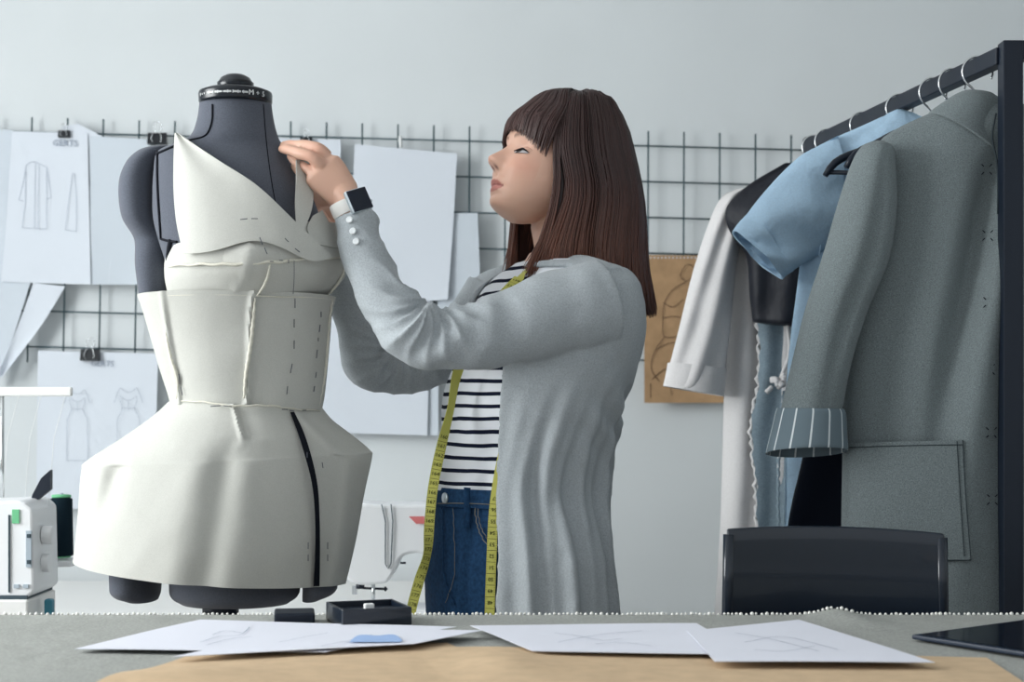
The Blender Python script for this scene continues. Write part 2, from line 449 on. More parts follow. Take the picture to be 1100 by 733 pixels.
s10 = hang_sheet('paper_sheet', [(470, 229), (470, 280), (470, 372)], [(513, 229), (515, 280), (517, 372)], YW-.020, paper2_m, 'narrow sheet tucked behind the largest blank sheet', group=gp, seed=9, nu=6)
s11 = hang_sheet('paper_sheet', [(318, 318), (318, 390), (318, 464)], [(464, 318), (461, 390), (459, 468)], YW-.012, paper_m, 'low sheet between the dress form and the woman, under the largest one', group=gp, seed=10)
s12 = hang_sheet('paper_sheet', [(440, 372), (440, 420), (440, 468)], [(472, 372), (471, 420), (471, 468)], YW-.008, paper2_m, 'sheet edge showing beside the striped shirt, low on the wall', group=gp, seed=11, nu=6)
# kraft drawing
s13 = hang_sheet('kraft_drawing', [(692, 274), (692, 350), (692, 433)], [(786, 275), (786, 350), (786, 433)], YW-.016, kraft2_m, 'brown kraft sheet with a loose figure drawing beside the white robe', 'drawing', seed=12)
sketch(s13, [[(733, 290), (738, 284), (745, 287), (744, 297), (737, 302), (731, 297), (733, 290)], [(737, 303), (722, 312), (714, 325), (712, 342)],
             [(740, 304), (752, 318), (756, 338), (748, 352)], [(712, 342), (725, 340), (738, 345), (730, 360), (714, 362), (712, 342)],
             [(738, 345), (750, 356), (746, 372), (730, 374)], [(714, 362), (704, 376), (700, 398), (708, 410)], [(704, 376), (722, 368), (744, 376), (757, 370)],
             [(700, 408), (716, 396), (735, 404), (756, 396)], [(699, 412), (699, 428)], [(716, 396), (722, 425)], [(712, 325), (722, 330), (734, 322)]],
       YW-.021, w=.0020, m=pencil_d)
g = G()
for i in range(22): g.box(P(695 + i*4, 277, YW-.0195), (.005, .001, .004))
g.build('stitched_edge', robe_m, s13, smooth=False)

# binder clips
def clip_proto():
    t = bpy.data.objects.new('binder_clip', None); C.objects.link(t); t.empty_display_size = .02
    g = G(); w = .026
    v = []
    for x in (-w, w):
        for y, z in ((-.012, -.016), (.012, -.016), (.003, .016), (-.003, .016)): v.append((x, y, z))
    g.add(v, [(0,1,2,3), (7,6,5,4), (0,4,5,1), (1,5,6,2), (2,6,7,3), (3,7,4,0)])
    g.build('clip_body', clipb_m, t, smooth=False, local=True, bevel=.001)
    for s in (-1, 1):
        pts = [(-.010, s*.011-.001*s, -.014), (-.014, s*.013, 0), (-.007, s*.010, .02), (-.011, s*.008, .036), (-.004, s*.007, .046), (.004, s*.007, .046), (.011, s*.008, .036), (.007, s*.010, .02), (.014, s*.013, 0), (.010, s*.011-.001*s, -.014)]
        G().tube(spl(pts, 30), .0011, 6).build('clip_handle', steel_m, t, local=True)
    return t
cp = clip_proto(); first = True
for x, y, sc_, lab in ((169, 149, 1.0, 'black binder clip at the top of the blank sheet left of the dress form shoulder'), (97, 381.5, 1.0, 'black binder clip holding the two-dress drawing'),
                       (329, 151, .62, 'small black binder clip just above the raised hand'), (69, 144, .62, 'small black binder clip at the top of the coat drawing')):
    o = cp if first else child_copy(cp); first = False
    o.location = P(x, y, YW-.026); o.scale = (sc_,)*3
    setp(o, lab, 'binder clip', 'binder clips on the wire grid')
g = G(); g.tube(spl([P(430, 147, YW-.034), P(430, 152, YW-.042), P(431, 158, YW-.036)], 8), .005, 8)
setp(g.build('paper_peg', white_mark), 'tiny white peg at the top of the largest blank sheet', 'peg')

# ================================================================ dress form
YM = 2.62
torso = Rows([(109, 215, 291, .052), (130, 212, 294, .055), (148, 204, 299, .06), (157, 184, 305, .062), (165, 169, 310, .068), (185, 166, 321, .088), (208, 165, 334, .104),
              (236, 166, 345, .118), (260, 172, 356, .128), (286, 180, 358, .134), (318, 182, 346, .118), (350, 184, 340, .102), (400, 196, 338, .094), (430, 196, 336, .094),
              (470, 186, 340, .108), (520, 182, 330, .118), (570, 183, 322, .118), (625, 183, 322, .112), (640, 185, 320, .106), (648, 196, 310, .085)], YM)
base_p = P(250, 440, YM); base_p.z = 0
df = thing('dress_form', 'grey jersey dress form on a stand wearing a pinned white toile', 'dress form', base_p)
v, f = torso.loft(64, 90); mesh('torso', v, f, form_m, df)
# upper arm stub with its rounded shoulder
cap = Rows([(157, 166, 186, .012), (160, 156, 184, .028), (165, 147, 180, .040), (176, 137, 174, .050), (194, 130, 170, .056), (216, 129.5, 171, .060), (236, 133, 173, .058), (251, 142, 180, .048), (258, 145, 186, .043), (266, 146, 186, .043),
            (285, 146, 184, .043), (310, 149, 183, .040), (328, 152, 180, .036), (336, 158, 176, .02)], YM + .035)
v, f = cap.loft(40, 60); mesh('arm_stub', v, f, form_m, df)
def seam(rowsobj, pts, r, m, parent, name, off=.001, n=24, flat=1):
    g = G(); g.tube([rowsobj.see(x, y, off) for x, y in spl(pts, n)], r, 6, flat=flat); return g.build(name, m, parent)
seam(torso, [(169, 163), (169, 190), (170, 215), (173, 257)], .0024, formd_m, df, 'seam', .0015)
seam(torso, [(190, 156), (180, 160), (169, 165)], .002, formd_m, df, 'seam', .0015)
seam(torso, [(173, 257), (181, 259), (190, 260)], .002, formd_m, df, 'seam', .0015)
seam(torso, [(228, 112), (227, 132), (222, 144), (203, 151)], .0014, formd_m, df, 'seam', .001)
seam(torso, [(283, 112), (286, 150), (291, 190), (299, 235)], .0008, formd_m, df, 'seam', .0006)
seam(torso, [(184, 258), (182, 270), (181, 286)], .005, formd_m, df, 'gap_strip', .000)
g = G()
for rows_ in ([(500, 132, 178, .07), (560, 122, 176, .08), (622, 121, 171, .078), (638, 124, 170, .07), (645, 140, 168, .05)],
              [(500, 332, 352, .05), (560, 330, 360, .06), (620, 327, 361, .07), (636, 326, 360, .064), (644, 326, 344, .05)]):
    r_ = Rows(rows_, YM + .01, .4); v, f = r_.loft(32, 24); mesh('hip_panel', v, f, form_m, df)
# collar plate, dial and knob
cz = P(253, 110, YM)
ccx = cz.x; czz = cz.z
R0 = 39 * YM / F
v, f = lathe([(R0*.97, -.004), (R0*1.0, 0), (R0*1.01, .012), (R0*.99, .016), (R0*.8, .0205), (R0*.5, .022), (.001, .022)], 48, (ccx, YM, czz))
neck_plate = mesh('neck_plate', v, f, plast_m, df)
v, f = lathe([(R0*.49, .02), (R0*.5, .032), (R0*.46, .034), (R0*.40, .040), (R0*.25, .045), (.001, .047)], 40, (ccx, YM, czz))
mesh('neck_knob', v, f, plast_m, df)
g = G()
for i in range(64):
    a = -PI/2 + (i - 32) * .028 - .12
    if i % 9 in (3,): continue
    rr = R0 * 1.012
    hgt = .003 if i % 5 else .005
    if abs(i - 33) < 22 or i % 4 == 0:
        g.box((ccx + rr*math.cos(a), YM + rr*math.sin(a), czz + .0065), (.0012, .0008, hgt), rz=a + PI/2)
for a0 in (-PI/2 + .62, -PI/2 + .78):
    pass
g.build('size_scale', white_mark, neck_plate, smooth=False)
for s_, a in (('M', .60), ('+', .80), ('5', 1.0)):
    an = -PI/2 + a
    v, f = text_geo(s_, .012, frame((ccx + R0*1.015*math.cos(an), YM + R0*1.015*math.sin(an), czz + .0065), (-math.sin(an), math.cos(an), 0), (0, 0, 1)))
    mesh('size_mark', v, f, white_mark, neck_plate, smooth=False)
# stand
g = G(); g.add(*lathe([(.026, .20), (.026, .80)], 24, (base_p.x - .02, YM, 0))); g.build('stand_pole', black_m, df)
pz = P(236, 652, YM).z
g = G(); g.add(*lathe([(.030, pz - .02), (.030, pz + .012)], 24, (base_p.x - .02, YM, 0))); g.build('height_collar', black_m, df)
g = G(); g.add(*lathe([(.20, 0), (.20, .012), (.17, .022), (.04, .03), (.03, .21)], 40, (base_p.x - .02, YM, 0))); g.build('stand_base', black_m, df)

# ---------------------------------------------------------------- pinned toile
toile = thing('muslin_dress', 'white muslin dress toile pinned onto the dress form', 'dress', (base_p.x, YM, 1.0))
waist = Rows([(318, 150, 319, 360, .140), (336, 156, 336, 356, .134), (360, 163, 360, 354, .126), (395, 173, 395, 351, .118), (420, 181, 424, 348, .114), (434, 185, 440, 345, .114)], YM)
def wdisp(t, u, fr, q):
    d = Vector((0, 0, 0))
    if fr > 0:
        c = .31 - .034*t; c2 = -.62 - .032*t
        d.y = -.007*math.exp(-((u - c)/.028)**2) + .006/(1 + math.exp(-(u - c - .03)/.012))*math.exp(-max(0, u - c)/.35)
        d.y += -.005*math.exp(-((u - c2)/.03)**2) + .0045/(1 + math.exp(-(u - c2 - .03)/.012))*math.exp(-max(0, u - c2)/.2)*min(1, t/1.5)
        d.y += .002*nz(q, 16, 3)
    return d
v, f = waist.loft(240, 60, False, wdisp); mesh('waist_panel', v, f, muslin_m, toile, solid=.0016)
skirt = Rows([(430, 184, 439, 346, .118), (448, 164, 452, 357, .131), (472, 130, 468, 378, .146), (496, 93, 484, 397, .158), (506, 88, 492, 399, .1625), (540, 85, 530, 391, .1735), (575, 82, 580, 382, .182), (604, 79, 627, 371, .187)], YM, .72)
KC = herm(range(8), [0, -2, 6, 19, 19, 10, 4, 0], np.arange(701)/100.)
KC = np.convolve(np.pad(KC, 60, 'edge'), np.ones(81)/81, 'same')[60:-60]
def sdisp(t, u, fr, q):
    d = Vector((0, 0, 0))
    k = float(KC[min(699, int(t*100))])*YM/F
    d.x = -k*(u - math.copysign(abs(u)**4, u))
    if fr > 0:
        w = min(1, t / 2.5)
        # tucked dart at the waist, its fold running on down the skirt
        c = .0 + .10*t; fade = max(0, min(1, (2.15 - t)/.25))
        d.y += fade*(-.007*math.exp(-((u - c)/.03)**2) + .011/(1 + math.exp(-max(-60, min(60, (u - c - .012)/.009))))*math.exp(-max(0, u - c)/.09))
        d.y -= .002*math.exp(-((u - .2)/.05)**2)*math.exp(-((t - 2.2)/.35)**2)
        lo2 = max(0, min(1, (t - 1.8)/2.2))
        d.y += .6*lo2*(.013*math.exp(-((u - .11)/.085)**2) - .008*math.exp(-((u + .10)/.13)**2) - .007*math.exp(-((u - .30)/.11)**2))
        d.y += .012 * math.exp(-((u + .72) / .07) ** 2) * math.exp(-((t - 4.3) / .9) ** 2)
        d.y -= .006 * math.exp(-((u + .83) / .06) ** 2) * math.exp(-((t - 4.0) / .9) ** 2)
        # the slit edge stands off the panel beneath
        us = .635 + .045 * min(t, 4) + .01 * t
        d.y -= .008 * math.exp(-((u - us - .05) / .045) ** 2) * min(1, t)
        d.y += .003 * nz(q, 9, 5) + .0012*nz(q, 24, 2)
    return d
v, f = skirt.loft(300, 90, False, sdisp); mesh('skirt_panel', v, f, muslin_m, toile, solid=.0018)
# dark strip laid on the skirt, standing in for the shaded slit gap
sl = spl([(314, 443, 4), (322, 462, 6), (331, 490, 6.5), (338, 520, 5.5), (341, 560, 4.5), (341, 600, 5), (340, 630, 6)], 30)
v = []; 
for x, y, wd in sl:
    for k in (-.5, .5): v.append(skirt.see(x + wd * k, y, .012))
mesh('slit_shade_strip', v, grid_faces(2, 30), formd_m, toile, solid=.0012)
# bodice lower band
bust = Rows([(270, 184, 262, 350, .150), (284, 180, 276, 371, .160), (300, 180, 294, 370, .158), (312, 182, 308, 360, .147), (322, 184, 322, 346, .134)], YM)
def bdisp(t, u, fr, q):
    d = Vector((0, 0, 0))
    if fr > 0:
        d.y = -.014 * math.exp(-((u - .15) / .3) ** 2) * math.exp(-((t - 1.2) / 1.3) ** 2) - .004 * math.exp(-((u - .15 + .03 * t) / .03) ** 2) + .002 * nz(q, 14, 8)
    return d
v, f = bust.loft(110, 24, False, bdisp); mesh('bust_band', v, f, muslin_m, toile, solid=.0016)
def panel(rowsobj, L, R, nu, nv, off, sag=None, name='panel', m=muslin_m, parent=toile, solid=.0014, offf=None):
    Ls = spl(L, nv); Rs = spl(R, nv); v = []
    for j in range(nv):
        for i in range(nu):
            u = i / (nu - 1); w = j / (nv - 1)
            x = Ls[j][0] + (Rs[j][0]-Ls[j][0])*u; y = Ls[j][1] + (Rs[j][1]-Ls[j][1])*u
            if sag: y += sag(u, w)
            v.append(rowsobj.see(x, y, off + (offf(u, w) if offf else 0)))
    return mesh(name, v, grid_faces(nu, nv), m, parent, solid=solid)
upper = Rows([(150, 186, 330, .07), (180, 184, 340, .105), (210, 184, 352, .125), (240, 182, 364, .148), (262, 182, 372, .160), (280, 182, 376, .166), (300, 180, 376, .164)], YM)
# band above the bust seam, left and right of the diagonal piece
panel(upper, [(190, 262), (184, 272), (182, 287)], [(372, 240), (372, 262), (372, 276)], 40, 8, .000, lambda u, w: -10 * (1 - w) * math.sin(PI * u), name='upper_bust_panel')
panel(upper, [(188, 143), (187, 170), (187, 205), (190, 240), (197, 273)], [(190.5, 143), (236, 173), (272, 196), (318, 238), (358, 275)], 44, 40, .012,
      lambda u, w: w ** 3 * (-15 * math.exp(-((u - .48) / .24) ** 2) + 7 * math.exp(-((u - .86) / .13) ** 2)), name='diagonal_panel', offf=lambda u, w: .004 * math.sin(6 * u + 2 * w))
panel(upper, [(318, 172), (318, 196), (317, 218), (318, 240)], [(331, 172), (336, 198), (335, 224), (326, 248)], 10, 20, .010, name='shoulder_strap')
panel(upper, [(336, 232), (330, 244), (336, 262)], [(346, 226), (357, 246), (370, 268)], 14, 10, .003, name='side_bust_panel')
# raw edges and fold ridges
def ridge(rowsobj, pts, r, off, name='fold_edge', m=muslin2_m, n=40, wob=.0):
    g = G(); ps = []
    for i, (x, y) in enumerate(spl(pts, n)):
        ps.append(rowsobj.see(x + wob * math.sin(i * 1.9), y + wob * math.sin(i * 1.3 + 1), off))
    g.tube(ps, [r * (.25 + .75 * math.sin(PI * min(1, (i + .6) / n)) ** .5) for i in range(n)], 8)
    return g.build(name, m, toile)
ridge(bust, [(179, 286), (215, 284), (250, 284), (284, 282), (320, 279), (336, 275), (352, 278), (370, 276)], .0026, .010, wob=.7, m=muslin2_m)
ridge(bust, [(290, 284), (288, 296), (283, 308), (276, 318)], .0024, .010, wob=.3)
ridge(bust, [(370, 278), (369, 292), (362, 306), (352, 318)], .0022, .002, wob=.3)
ridge(waist, [(274, 320), (272, 345), (269, 372), (264, 405), (262, 428)], .0034, .0055, wob=.35)
ridge(waist, [(178, 356), (184, 385), (191, 410), (190, 428)], .0030, .004, wob=.2)
ridge(waist, [(357, 322), (353, 355), (350, 395), (343, 436)], .0026, .000, wob=.4)
ridge(waist, [(152, 319), (200, 317), (250, 317), (300, 319), (340, 320), (358, 322)], .0012, .000, n=60)
ridge(skirt, [(187, 431), (220, 432), (246, 436), (290, 436), (320, 440), (344, 441)], .0016, .010, wob=.4)
# basting stitches
def stitch(rowsobj, x0, y0, x1, y1, off=.004, r=.0007):
    g = G(); g.tube([rowsobj.see(x0 + (x1-x0)*i/4, y0 + (y1-y0)*i/4, off) for i in range(5)], r, 5)
    g.build('basting_stitch', thread_m, toile)
for (x0, y0, x1, y1) in [(317, 321, 317, 331), (316, 343, 316, 352), (316, 366, 316, 375), (314, 391, 312, 401), (309, 415, 308, 424),
                         (345, 335, 345, 341), (344, 349, 343, 357), (342, 363, 342, 367), (341, 376, 340, 385), (340, 400, 339, 406), (338, 415, 337, 421),
                         (192, 402, 193, 413), (194, 416, 196, 425)]:
    stitch(waist, x0, y0, x1, y1)
for (x0, y0, x1, y1) in [(226, 437, 237, 436), (240, 436, 249, 437), (303, 440, 309, 440), (311, 441, 316, 442), (325, 441, 329, 441), (330, 486, 330, 492), (346, 497, 347, 503), (331, 583, 331, 590), (331, 596, 331, 603), (352, 583, 352, 590), (352, 596, 352, 603)]:
    stitch(skirt, x0, y0, x1, y1, .014)
for (x0, y0, x1, y1) in [(279, 255, 282, 263), (284, 266, 287, 273), (310, 279, 310, 283), (300, 280, 304, 280), (290, 281, 294, 281)]:
    stitch(upper, x0, y0, x1, y1, .012)
for (x0, y0, x1, y1) in [(258, 236, 266, 235), (270, 235, 277, 235), (306, 256, 310, 260), (317, 267, 322, 271)]:
    stitch(upper, x0, y0, x1, y1, .020)
seam(bust, [(316, 280), (316, 300), (315, 316)], .0005, thread_m, toile, 'centre_line', .018)

# ================================================================ cutting table in the foreground
TZ = .80
YE = (CZ - TZ) * F / (661.5 - HY)
def Q(px, py, z=TZ):
    Y = (CZ - z) * F / (py - HY); return Vector(((px - HX) * Y / F, Y, z))
tt = thing('cutting_table', 'wooden cutting table under the grey cloth', 'table', (.1, 1.75, 0))
X0, X1, Y0 = -1.15, 1.35, 1.15
g = G(); g.box(((X0+X1)/2, (Y0+YE)/2, TZ - .030), (X1-X0-.02, YE-Y0-.02, .05)); g.build('table_top', wood_m, tt, smooth=False, bevel=.003)
for x in (X0+.06, X1-.06):
    for y in (Y0+.06, YE-.06):
        g = G(); g.box((x, y, (TZ-.055)/2), (.06, .06, TZ-.055)); g.build('leg', wood_m, tt, smooth=False, bevel=.003)
# cloth lying over it
nx, ny = 140, 60; v = []
for j in range(ny):
    for i in range(nx):
        x = X0 + (X1-X0)*i/(nx-1); y = Y0 + (YE-Y0)*j/(ny-1)
        z = TZ + .0008*nz((x, y, 0), 7, 1)
        # one soft fold lifting near the far edge
        z += .009*math.exp(-((x - .47 - .25*(YE-y)) / .028)**2) * math.exp(-((YE-y)/.12)**2)
        v.append((x, y, z))
cloth = mesh('linen_cloth', v, grid_faces(nx, ny), linen_m, solid=.0016)
setp(cloth, 'grey linen cloth with a white pinked edge spread over the foreground table', 'cloth')
g = G(); k = 0; x = X0 + .1
while x < X1 - .1:
    r = .0018 + .0013*random.random()
    dz = .009*math.exp(-((x - .47) / .028)**2)
    g.add(*lathe([(.0005, -r), (r*.8, -r*.6), (r, 0), (r*.8, r*.6), (.0005, r)], 8, (x, YE + .001 + .002*random.random(), TZ + .001 + dz + .0012*random.random())))
    x += .0055 + .0035*random.random(); k += 1
g.build('pinked_edge', fringe_m, cloth)
def flat_sheet(name, corners, z, m, label, cat, group=None, lift=None, nu=26, nv=14, solid=.0006, seed=0, wav=.0012):
    nl, fl, fr, nr = [Q(x, y, z) for x, y in corners]; v = []
    for j in range(nv):
        for i in range(nu):
            a = i/(nu-1); b = j/(nv-1)
            p = (nl*(1-a) + nr*a)*(1-b) + (fl*(1-a) + fr*a)*b
            p.z += wav*(1 + nz(p, 5, seed)) + (lift(a, b) if lift else 0)
            v.append(p)
    o = mesh(name, v, grid_faces(nu, nv), m, solid=solid); return setp(o, label, cat, group)
def desk_lines(parent, lines, z, w=.0013, m=None, nm='sketch_lines'):
    g = G()
    for ln in lines: ribbon(g, [Q(x, y, z) for x, y in spl(ln, 3*len(ln))], w, Vector((0, 0, 1)))
    g.build(nm, m or pencil_m, parent, smooth=False)
k1 = flat_sheet('kraft_pattern', [(40, 765), (200, 706), (480, 692), (640, 765)], TZ + .001, kraft_m, 'brown kraft paper with a lifted edge at the front left of the table', 'pattern paper',
           lift=lambda a, b: .006*math.sin(PI*a)**2*(1 - b) + .012*math.exp(-((b-.45)/.2)**2)*math.exp(-((a-.12)/.25)**2), nu=40, nv=24, seed=2)
k2 = flat_sheet('kraft_pattern', [(470, 770), (452, 696), (1060, 708), (1160, 775)], TZ + .002, kraft_m, 'brown kraft paper running along the front right of the table under the sketches', 'pattern paper',
           lift=lambda a, b: .006*math.sin(PI*min(1, a*2.2))**2*(1-b) + .007*math.exp(-((a-.14)/.07)**2)*math.exp(-((b-.7)/.25)**2), nu=44, nv=22, seed=3)
d1 = flat_sheet('design_drawing', [(80, 698), (215, 667), (490, 675), (350, 702)], TZ + .006, deskpaper_m, 'white drawing sheet at the left of the table, in front of the black box', 'drawing', 'drawings on the table', seed=4)
desk_lines(d1, [[(215, 690), (235, 684), (262, 680), (268, 674)], [(222, 693), (250, 686), (270, 684)], [(260, 680), (240, 678), (228, 682)]], TZ + .0088)
d2 = flat_sheet('design_drawing', [(185, 707), (340, 676), (518, 680), (445, 695)], TZ + .008, deskpaper_m, 'white drawing sheet with a blue painted patch, beside the black box', 'drawing', 'drawings on the table', seed=5,
                lift=lambda a, b: .002*a)
desk_lines(d2, [[(345, 694), (375, 688), (400, 682), (372, 690)], [(300, 690), (330, 684), (352, 680)]], TZ + .0122)
g = G(); pts = [Q(x, y, TZ + .0126) for x, y in spl([(375, 690), (382, 684), (405, 683), (428, 684), (432, 688), (415, 690), (395, 690)], 30)]
g.add(pts, [tuple(range(30))]); g.build('blue_patch', blue_m, d2, smooth=False)
d3 = flat_sheet('design_drawing', [(572, 701), (505, 673), (748, 671), (805, 704)], TZ + .009, deskpaper_m, 'white drawing sheet in the middle of the table with faint pencil figures', 'drawing', 'drawings on the table', seed=6)
desk_lines(d3, [[(595, 680), (620, 683), (650, 688), (668, 686)], [(600, 690), (630, 684), (660, 680), (690, 678)], [(640, 692), (660, 690), (700, 694)]], TZ + .0118)
d4 = flat_sheet('design_drawing', [(768, 712), (738, 679), (858, 667), (1004, 713)], TZ + .011, deskpaper_m, 'white drawing sheet at the right, overlapping the middle one, beside the tablet', 'drawing', 'drawings on the table', seed=7)
desk_lines(d4, [[(790, 680), (825, 686), (850, 692), (880, 700)], [(800, 690), (840, 684), (870, 690), (900, 698)], [(810, 698), (840, 700), (875, 694)]], TZ + .0138)
# black pin box, flat black case, tablet
def bx_frame(px, py, rz): 
    o = Q(px, py, TZ + .002); return Matrix.Translation(o) @ Matrix.Rotation(rz, 4, 'Z')
M = bx_frame(368, 676, math.radians(20)); W_, D_, H_ = .098, .098, .026; th = .004
o = thing('pin_box', 'open black rectangular box standing in front of the drawing', 'box', M.translation)
g = G(); g.add(*[None, None]) if False else None
v = []; f = []
def boxM(g, c, d): 
    n = len(g.v); g.box(c, d); g.v[n:] = [tuple(M @ Vector(q)) for q in g.v[n:]]
boxM(g, (W_/2, D_/2, .002), (W_, D_, .004)); boxM(g, (W_/2, th/2, H_/2), (W_, th, H_)); boxM(g, (W_/2, D_-th/2, H_/2), (W_, th, H_))
boxM(g, (th/2, D_/2, H_/2), (th, D_-2*th, H_)); boxM(g, (W_-th/2, D_/2, H_/2), (th, D_-2*th, H_)); g.build('box_body', chair_m, o, smooth=False, bevel=.0015)
g = G(); boxM(g, (W_/2, D_/2, H_*.6), (W_-2*th-.002, D_-2*th-.002, .004)); g.build('box_lining', black_m, o, smooth=False)
g = G(); boxM(g, (.045, .03, H_*.9), (.014, .010, .012)); setp(g.build('chalk_piece', white_mark, None, smooth=False, bevel=.002), 'small white chalk lump lying in the black box', 'chalk')
M = bx_frame(296, 672, math.radians(8))
g = G(); boxM(g, (.026, .03, .008), (.056, .06, .016)); setp(g.build('flat_case', black_m, None, smooth=False, bevel=.003), 'small flat black case lying left of the open box', 'case')
tb = thing('tablet', 'dark tablet lying at the right edge of the table', 'tablet', Q(1100, 690, TZ))
cs = [Q(x, y, TZ + .004) for x, y in ((1112, 708), (979, 687), (1110, 669), (1290, 690))]
g = G(); lo_ = [Vector(c) for c in cs]; hi_ = [c + Vector((0, 0, .006)) for c in cs]
g.add(lo_ + hi_, [(3,2,1,0), (4,5,6,7), (0,1,5,4), (1,2,6,5), (2,3,7,6), (3,0,4,7)]); g.build('tablet_body', tabletb_m, tb, smooth=False, bevel=.002)
cc = sum(hi_, Vector()) / 4
g = G(); g.add([cc + (h - cc)*.94 + Vector((0, 0, .0006)) for h in hi_], [(0,1,2,3)]); g.build('tablet_screen', tablet_m, tb, smooth=False)

# ================================================================ work table with sewing machines behind
BZ = .63
wt = thing('sewing_table', 'white work table standing against the back wall under the drawings', 'table', (-.9, 3.65, 0))
g = G(); g.box((-.88, 3.65, BZ - .015), (1.5, 1.38, .03)); g.build('table_top', whitelam_m, wt, smooth=False, bevel=.002)
for x in (-1.58, -.18):
    for y in (3.02, 4.28):
        g = G(); g.box((x, y, (BZ-.03)/2), (.04, .04, BZ-.03)); g.build('leg', whitelam_m, wt, smooth=False)
# domestic sewing machine (needle side towards the dress form)
ym = 3.22
def S(px, py, dy=0): return P(px, py, ym + dy)
sm = thing('sewing_machine', 'white sewing machine on the work table between the dress form and the woman', 'sewing machine', (S(440, 600).x, ym, BZ))
def prism(g, pts, y0, y1, bev=0):
    n = len(pts); A = [P(x, y, ym) for x, y in pts]
    v = [(a.x, y0, a.z) for a in A] + [(a.x, y1, a.z) for a in A]
    f = [tuple(range(n)), tuple(range(2*n-1, n-1, -1))] + [(i, i+n, (i+1) % n + n, (i+1) % n) for i in range(n)]
    g.add(v, f)
g = G(); prism(g, spl([(372, 545), (380, 541), (412, 541), (470, 541), (520, 542), (548, 548), (552, 560)], 24) + [(552, 690), (498, 690), (494, 640)] + spl([(486, 612), (470, 600), (448, 592), (434, 596), (426, 612), (418, 624)], 14) + spl([(400, 626), (384, 625), (374, 620)], 8), ym - .05, ym + .07)
g.build('machine_body', machine_m, sm, smooth=False, bevel=.006)
g = G(); prism(g, [(368, 652), (500, 652), (500, 690), (368, 690)], ym - .055, ym + .08); g.build('machine_bed', machine_m, sm, smooth=False, bevel=.006)
g = G(); g.box(S(478, 562, -.052), (.075, .004, .05)); g.build('label_plate', machine2_m, sm, smooth=False)
g = G(); g.add([S(439, 555, -.0555), S(456, 555, -.0555), S(456, 563, -.0555), S(447, 563, -.0555)], [(0,1,2,3)]); g.build('coral_mark', red_m, sm, smooth=False)
g = G(); g.tube([S(410, 542, -.053), S(414, 560, -.053), S(414, 606, -.053), S(417, 611, -.053), S(420, 606, -.053), S(422, 560, -.053), S(420, 542, -.053)], .0013, 6); g.build('thread_slot', mline_m, sm)
g = G(); g.box(S(433, 605, -.052), (.011, .004, .004)); g.build('reverse_lever', black_m, sm, smooth=False)
g = G(); g.tube([S(401, 622), S(401, 652)], .004, 8); g.box(S(400, 618), (.02, .02, .02)); g.build('needle_bar', steel_m, sm)
g = G(); g.tube([S(390, 632), S(413, 633)], .0025, 8); g.add(*lathe([(.001, -.005), (.005, 0), (.001, .005)], 10, S(414, 633))); g.box(S(387, 630), (.016, .012, .010)); g.build('needle_clamp', black_m, sm)
g = G(); g.box(S(399, 651), (.02, .03, .004)); g.box(S(381, 634), (.010, .008, .018)); g.build('presser_foot', steel_m, sm, smooth=False)

# overlock machine at the left edge
ym = 3.02
ov = thing('overlock_machine', 'white overlock machine at the left edge, partly out of the frame', 'sewing machine', (S(-20, 600).x, ym, BZ))
g = G(); prism(g, [(-110, 548), (-100, 540)] + spl([(10, 537), (36, 538), (45, 546)], 8) + [(47, 632), (40, 638), (-110, 638)], ym - .06, ym + .10); g.build('machine_body', machine_m, ov, smooth=False, bevel=.005)
g = G(); prism(g, [(-110, 640), (42, 640), (42, 676), (50, 692), (-110, 692)], ym - .07, ym + .11); g.build('machine_base', whitelam_m, ov, smooth=False, bevel=.004)
g = G(); prism(g, [(-110, 636), (40, 636), (40, 640), (-110, 640)], ym - .064, ym + .10); g.build('base_gap', mline_m, ov, smooth=False)
g = G(); g.box(S(10, 595, -.061), (.003, .004, .145)); g.build('door_gap', mline_m, ov, smooth=False)
g = G(); g.box(S(17, 555, -.061), (.013, .004, .026)); g.build('green_label', green_m, ov, smooth=False)
g = G(); g.box(S(31, 590, -.061), (.010, .004, .068)); g.build('dial_slot', machine2_m, ov, smooth=False)
for y in (576, 604):
    g = G(); g.box(S(31, y, -.065), (.006, .006, .007)); g.build('slider', mline_m, ov, smooth=False)
for x in (18, 28):
    g = G(); g.box(S(x, 630, -.061), (.010, .006, .007)); g.build('push_button', machine2_m, ov, smooth=False)
for y in (575, 605):
    g = G(); a = S(46, y, .0); b = S(57 if y < 590 else 54, y, .0); g.tube([a, b], .0175, 20); g.build('tension_dial', machine_m, ov, bevel=.002)
g = G(); g.box(S(53, 652, 0), (.016, .02, .03)); g.build('handwheel', teal_m, ov, smooth=False, bevel=.004)
g = G(); v = [S(20, 543, .03), S(33, 543, .03), S(54, 526, .03), S(54, 505, .03), S(44, 514, .03), S(35, 531, .03), S(33, 537, .03), S(15, 537, .03), S(15, 543, .03)]
n = len(v); g.add(v + [q + Vector((0, .016, 0)) for q in v], [tuple(range(n)), tuple(range(2*n-1, n-1, -1))] + [(i, i+n, (i+1) % n+n, (i+1) % n) for i in range(n)])
g.build('carry_lever', black_m, ov, smooth=False)
g = G(); g.tube([S(2, 560, .10), S(2, 424, .10)], .0045, 10); g.build('thread_post', steel_m, ov)
g = G(); g.box(S(30, 421, .10), (.175, .012, .018)); g.build('thread_guide', whitelam_m, ov, smooth=False, bevel=.003)
for x in (20, 44, 70):
    g = G(); g.tube([S(x, 425, .095), S(x - 12, 470, .07), S(x - 18, 545, .05)], .0006, 5); g.build('thread', white_mark, ov)
g = G(); g.box(S(30, 604, .16), (.20, .09, .012)); g.tube([S(20, 604, .12), S(20, 625, .08)], .012, 8); g.build('spool_stand', machine_m, ov, smooth=False, bevel=.003)
